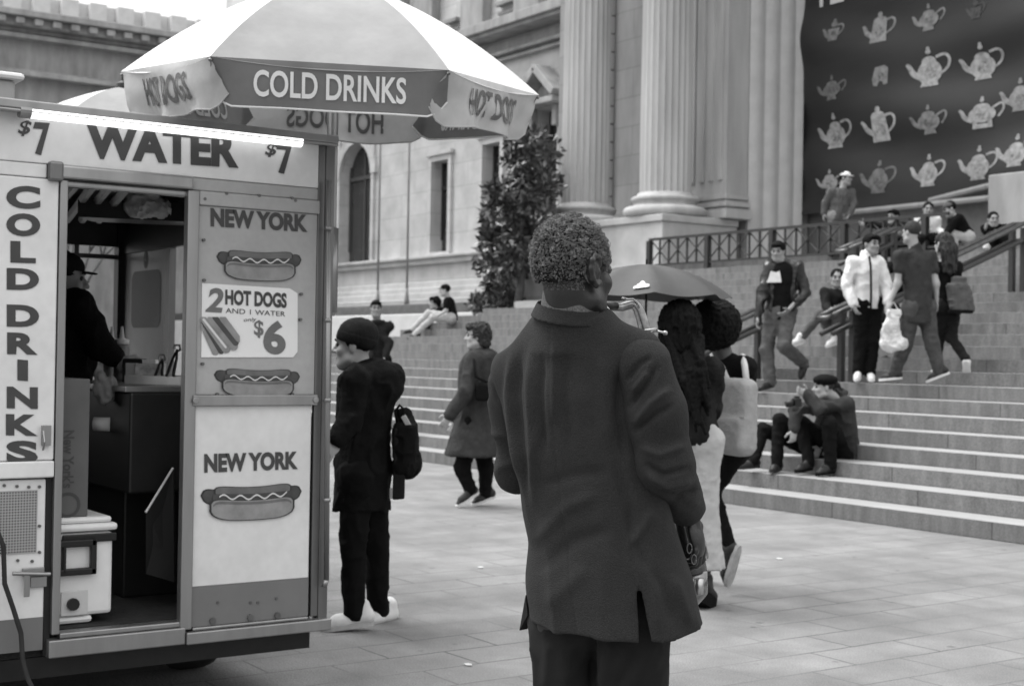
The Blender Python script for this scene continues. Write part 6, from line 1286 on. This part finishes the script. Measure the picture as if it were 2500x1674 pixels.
# jacket collar
cdir = nrm(sin(radians(62))*r0+cos(radians(62))*f0-.35*UP)
S = Solid(.008); S.cone(H(1393, 778, .115), H(1396, 744, .108), .097, .0835); S.cone(H(1393, 810, .115), H(1397, 690, .108), .083, .0775, k=.004, op='-'); S.half(H(1396, 760, .11)+.030*cdir, cdir); mesh_obj('collar', *S.mesh(.0035), m_suit, jk, True)
c = MB(); a_, b_, c_ = H(1283, 1452, .21), H(1268, 1538, .23), H(1288, 1500, .20); c.add([a_, b_, c_, a_+f0*.03+r0*.02, b_+f0*.02+r0*.02, c_+f0*.03+r0*.02], [(0, 1, 2), (5, 4, 3), (0, 3, 4, 1), (1, 4, 5, 2), (2, 5, 3, 0)]); c.build('vent_flap', m_suit2, jk)
# trousers and shoes
T = Solid(.03); T.cap(hipL+r0*.02, hipR, .085, flat=(tf, .9), k=.05)
for (hp, kn, an), rr in zip(legs_, (.083, .093)): T.cap(hp, kn, rr, .078, k=.03); T.cap(kn, an, .078, .066)
T.wrinkle(.014, 9, 4, (1, 1, .5)); T.wrinkle(.004, 26, 6); V, Fq = T.mesh(.008)
V = emboss(V, Fq, [([(1447, 1540), (1446, 1680)], 7, -.02), ([(1500, 1560), (1462, 1680)], 12, .010), ([(1560, 1570), (1500, 1690)], 14, -.010), ([(1340, 1560), (1330, 1690)], 12, .006)])
mesh_obj('trousers', V, Fq, m_suit2, sax_man, True)
for hp, kn, an in legs_: t_ = an+tf*.22; t_[2] = .012; shoe(sax_man, an, t_, m_shoeD, m_blk, .29)
# the saxophone
sx = thing('saxophone', H(1688, 1430, .30), 'brass saxophone at the lips of the man in the dark suit', 'saxophone')
pp = [H(1500, 748, .20), H(1516, 751, .21), H(1530, 746, .215), H(1545, 741, .22), H(1556, 749, .22), H(1564, 768, .22), H(1571, 792, .22), H(1576, 812, .22)]
pp = chaikin(pp, 2); c = MB(); c.tube(pp, list(np.linspace(.0095, .0160, len(pp))), 18); c.build('neck_pipe', m_brass, sx, smooth=True)
c = MB(); c.tube([H(1474, 745, .17), H(1488, 747, .185), H(1503, 748, .203)], [.006, .0105, .0115], 14); c.build('mouthpiece', m_black, sx, smooth=True)
b0, b1 = H(1577, 814, .22), H(1694, 1392, .30)
c = MB(); c.tube([b0+(b1-b0)*q for q in np.linspace(0, 1, 12)], list(np.linspace(.0165, .034, 12)), 24); c.tube([b0-nrm(b1-b0)*.004, b0+nrm(b1-b0)*.012], .0205, 24); c.build('body_tube', m_brass, sx, smooth=True)
ub = nrm(b1-b0); lat = nrm(-r0*.75+f0*.65-.0*UP); bw_ = [b1, b1+ub*.05+lat*.012, b1+ub*.085+lat*.05, b1+ub*.075+lat*.10, b1+ub*.02+lat*.13, b1-ub*.10+lat*.14, b1-ub*.20+lat*.15, b1-ub*.27+lat*.165, b1-ub*.30+lat*.175]
c = MB(); c.tube(bw_, [.034, .037, .040, .043, .046, .05, .055, .066, .082], 26); c.build('bell', m_brass, sx, smooth=True)
side = nrm(np.cross(ub, f0))
for i, q in enumerate((.12, .22, .32, .42, .52, .62, .70, .78, .86, .93)):
    p = b0+(b1-b0)*q; r_ = .0165+.0175*q; k_ = MB(); n_ = nrm(side*(1 if i % 2 else .55)-f0*(.35 if i % 2 else .9)); k_.lathe(p+n_*(r_+.004), [(.001, 0), (.012+.006*q, .0), (.012+.006*q, .004), (.001, .006)], 18, axis=n_); k_.build('key', m_brass, sx)
for s_, o_ in ((side, .008), (nrm(side-f0), .012)): c = MB(); c.tube([b0+(b1-b0)*.04+s_*(.0165+o_), b0+(b1-b0)*.96+s_*(.034+o_)], .003, 8); c.build('key_rod', m_steel, sx)
c = MB(); c.tube([H(1523, 728, .20), H(1532, 731, .20), H(1545, 730, .205), H(1556, 738, .205), H(1560, 752, .205)], .003, 8); c.lathe(H(1523, 730, .20), [(.006, 0), (.006, .004)], 12); c.build('octave_key', m_brass, sx, smooth=True)
c = MB(); q = H(1577, 806, .22); c.tube([q+.026*(cos(t)*r0+sin(t)*f0)+UP*(.004*cos(t)) for t in np.linspace(0, 2*pi, 20)], .0028, 8); c.tube([q+r0*.02, q+r0*.05-UP*.006], .003, 8); c.lathe(q+r0*.048-UP*.006, [(.006, -.002), (.006, .002)], 14, axis=f0); c.build('neck_clamp', m_steel, sx, smooth=True)
for px, py in ((1683, 1338), (1694, 1365)):
    q = H(px, py, .20); c = MB(); c.tube([q+(.010*(cos(t)*r0*.6+sin(t)*UP*1.2)) for t in np.linspace(0, 2*pi, 18)], .0016, 6); c.build('key_guard', m_aluD, sx, smooth=True)
c = MB(); q = H(1706, 1432, .24); c.lathe(q, [(.004, -.02), (.012, -.018), (.012, .02), (.004, .022)], 14); c.build('bumper', m_steel, sx, smooth=True)
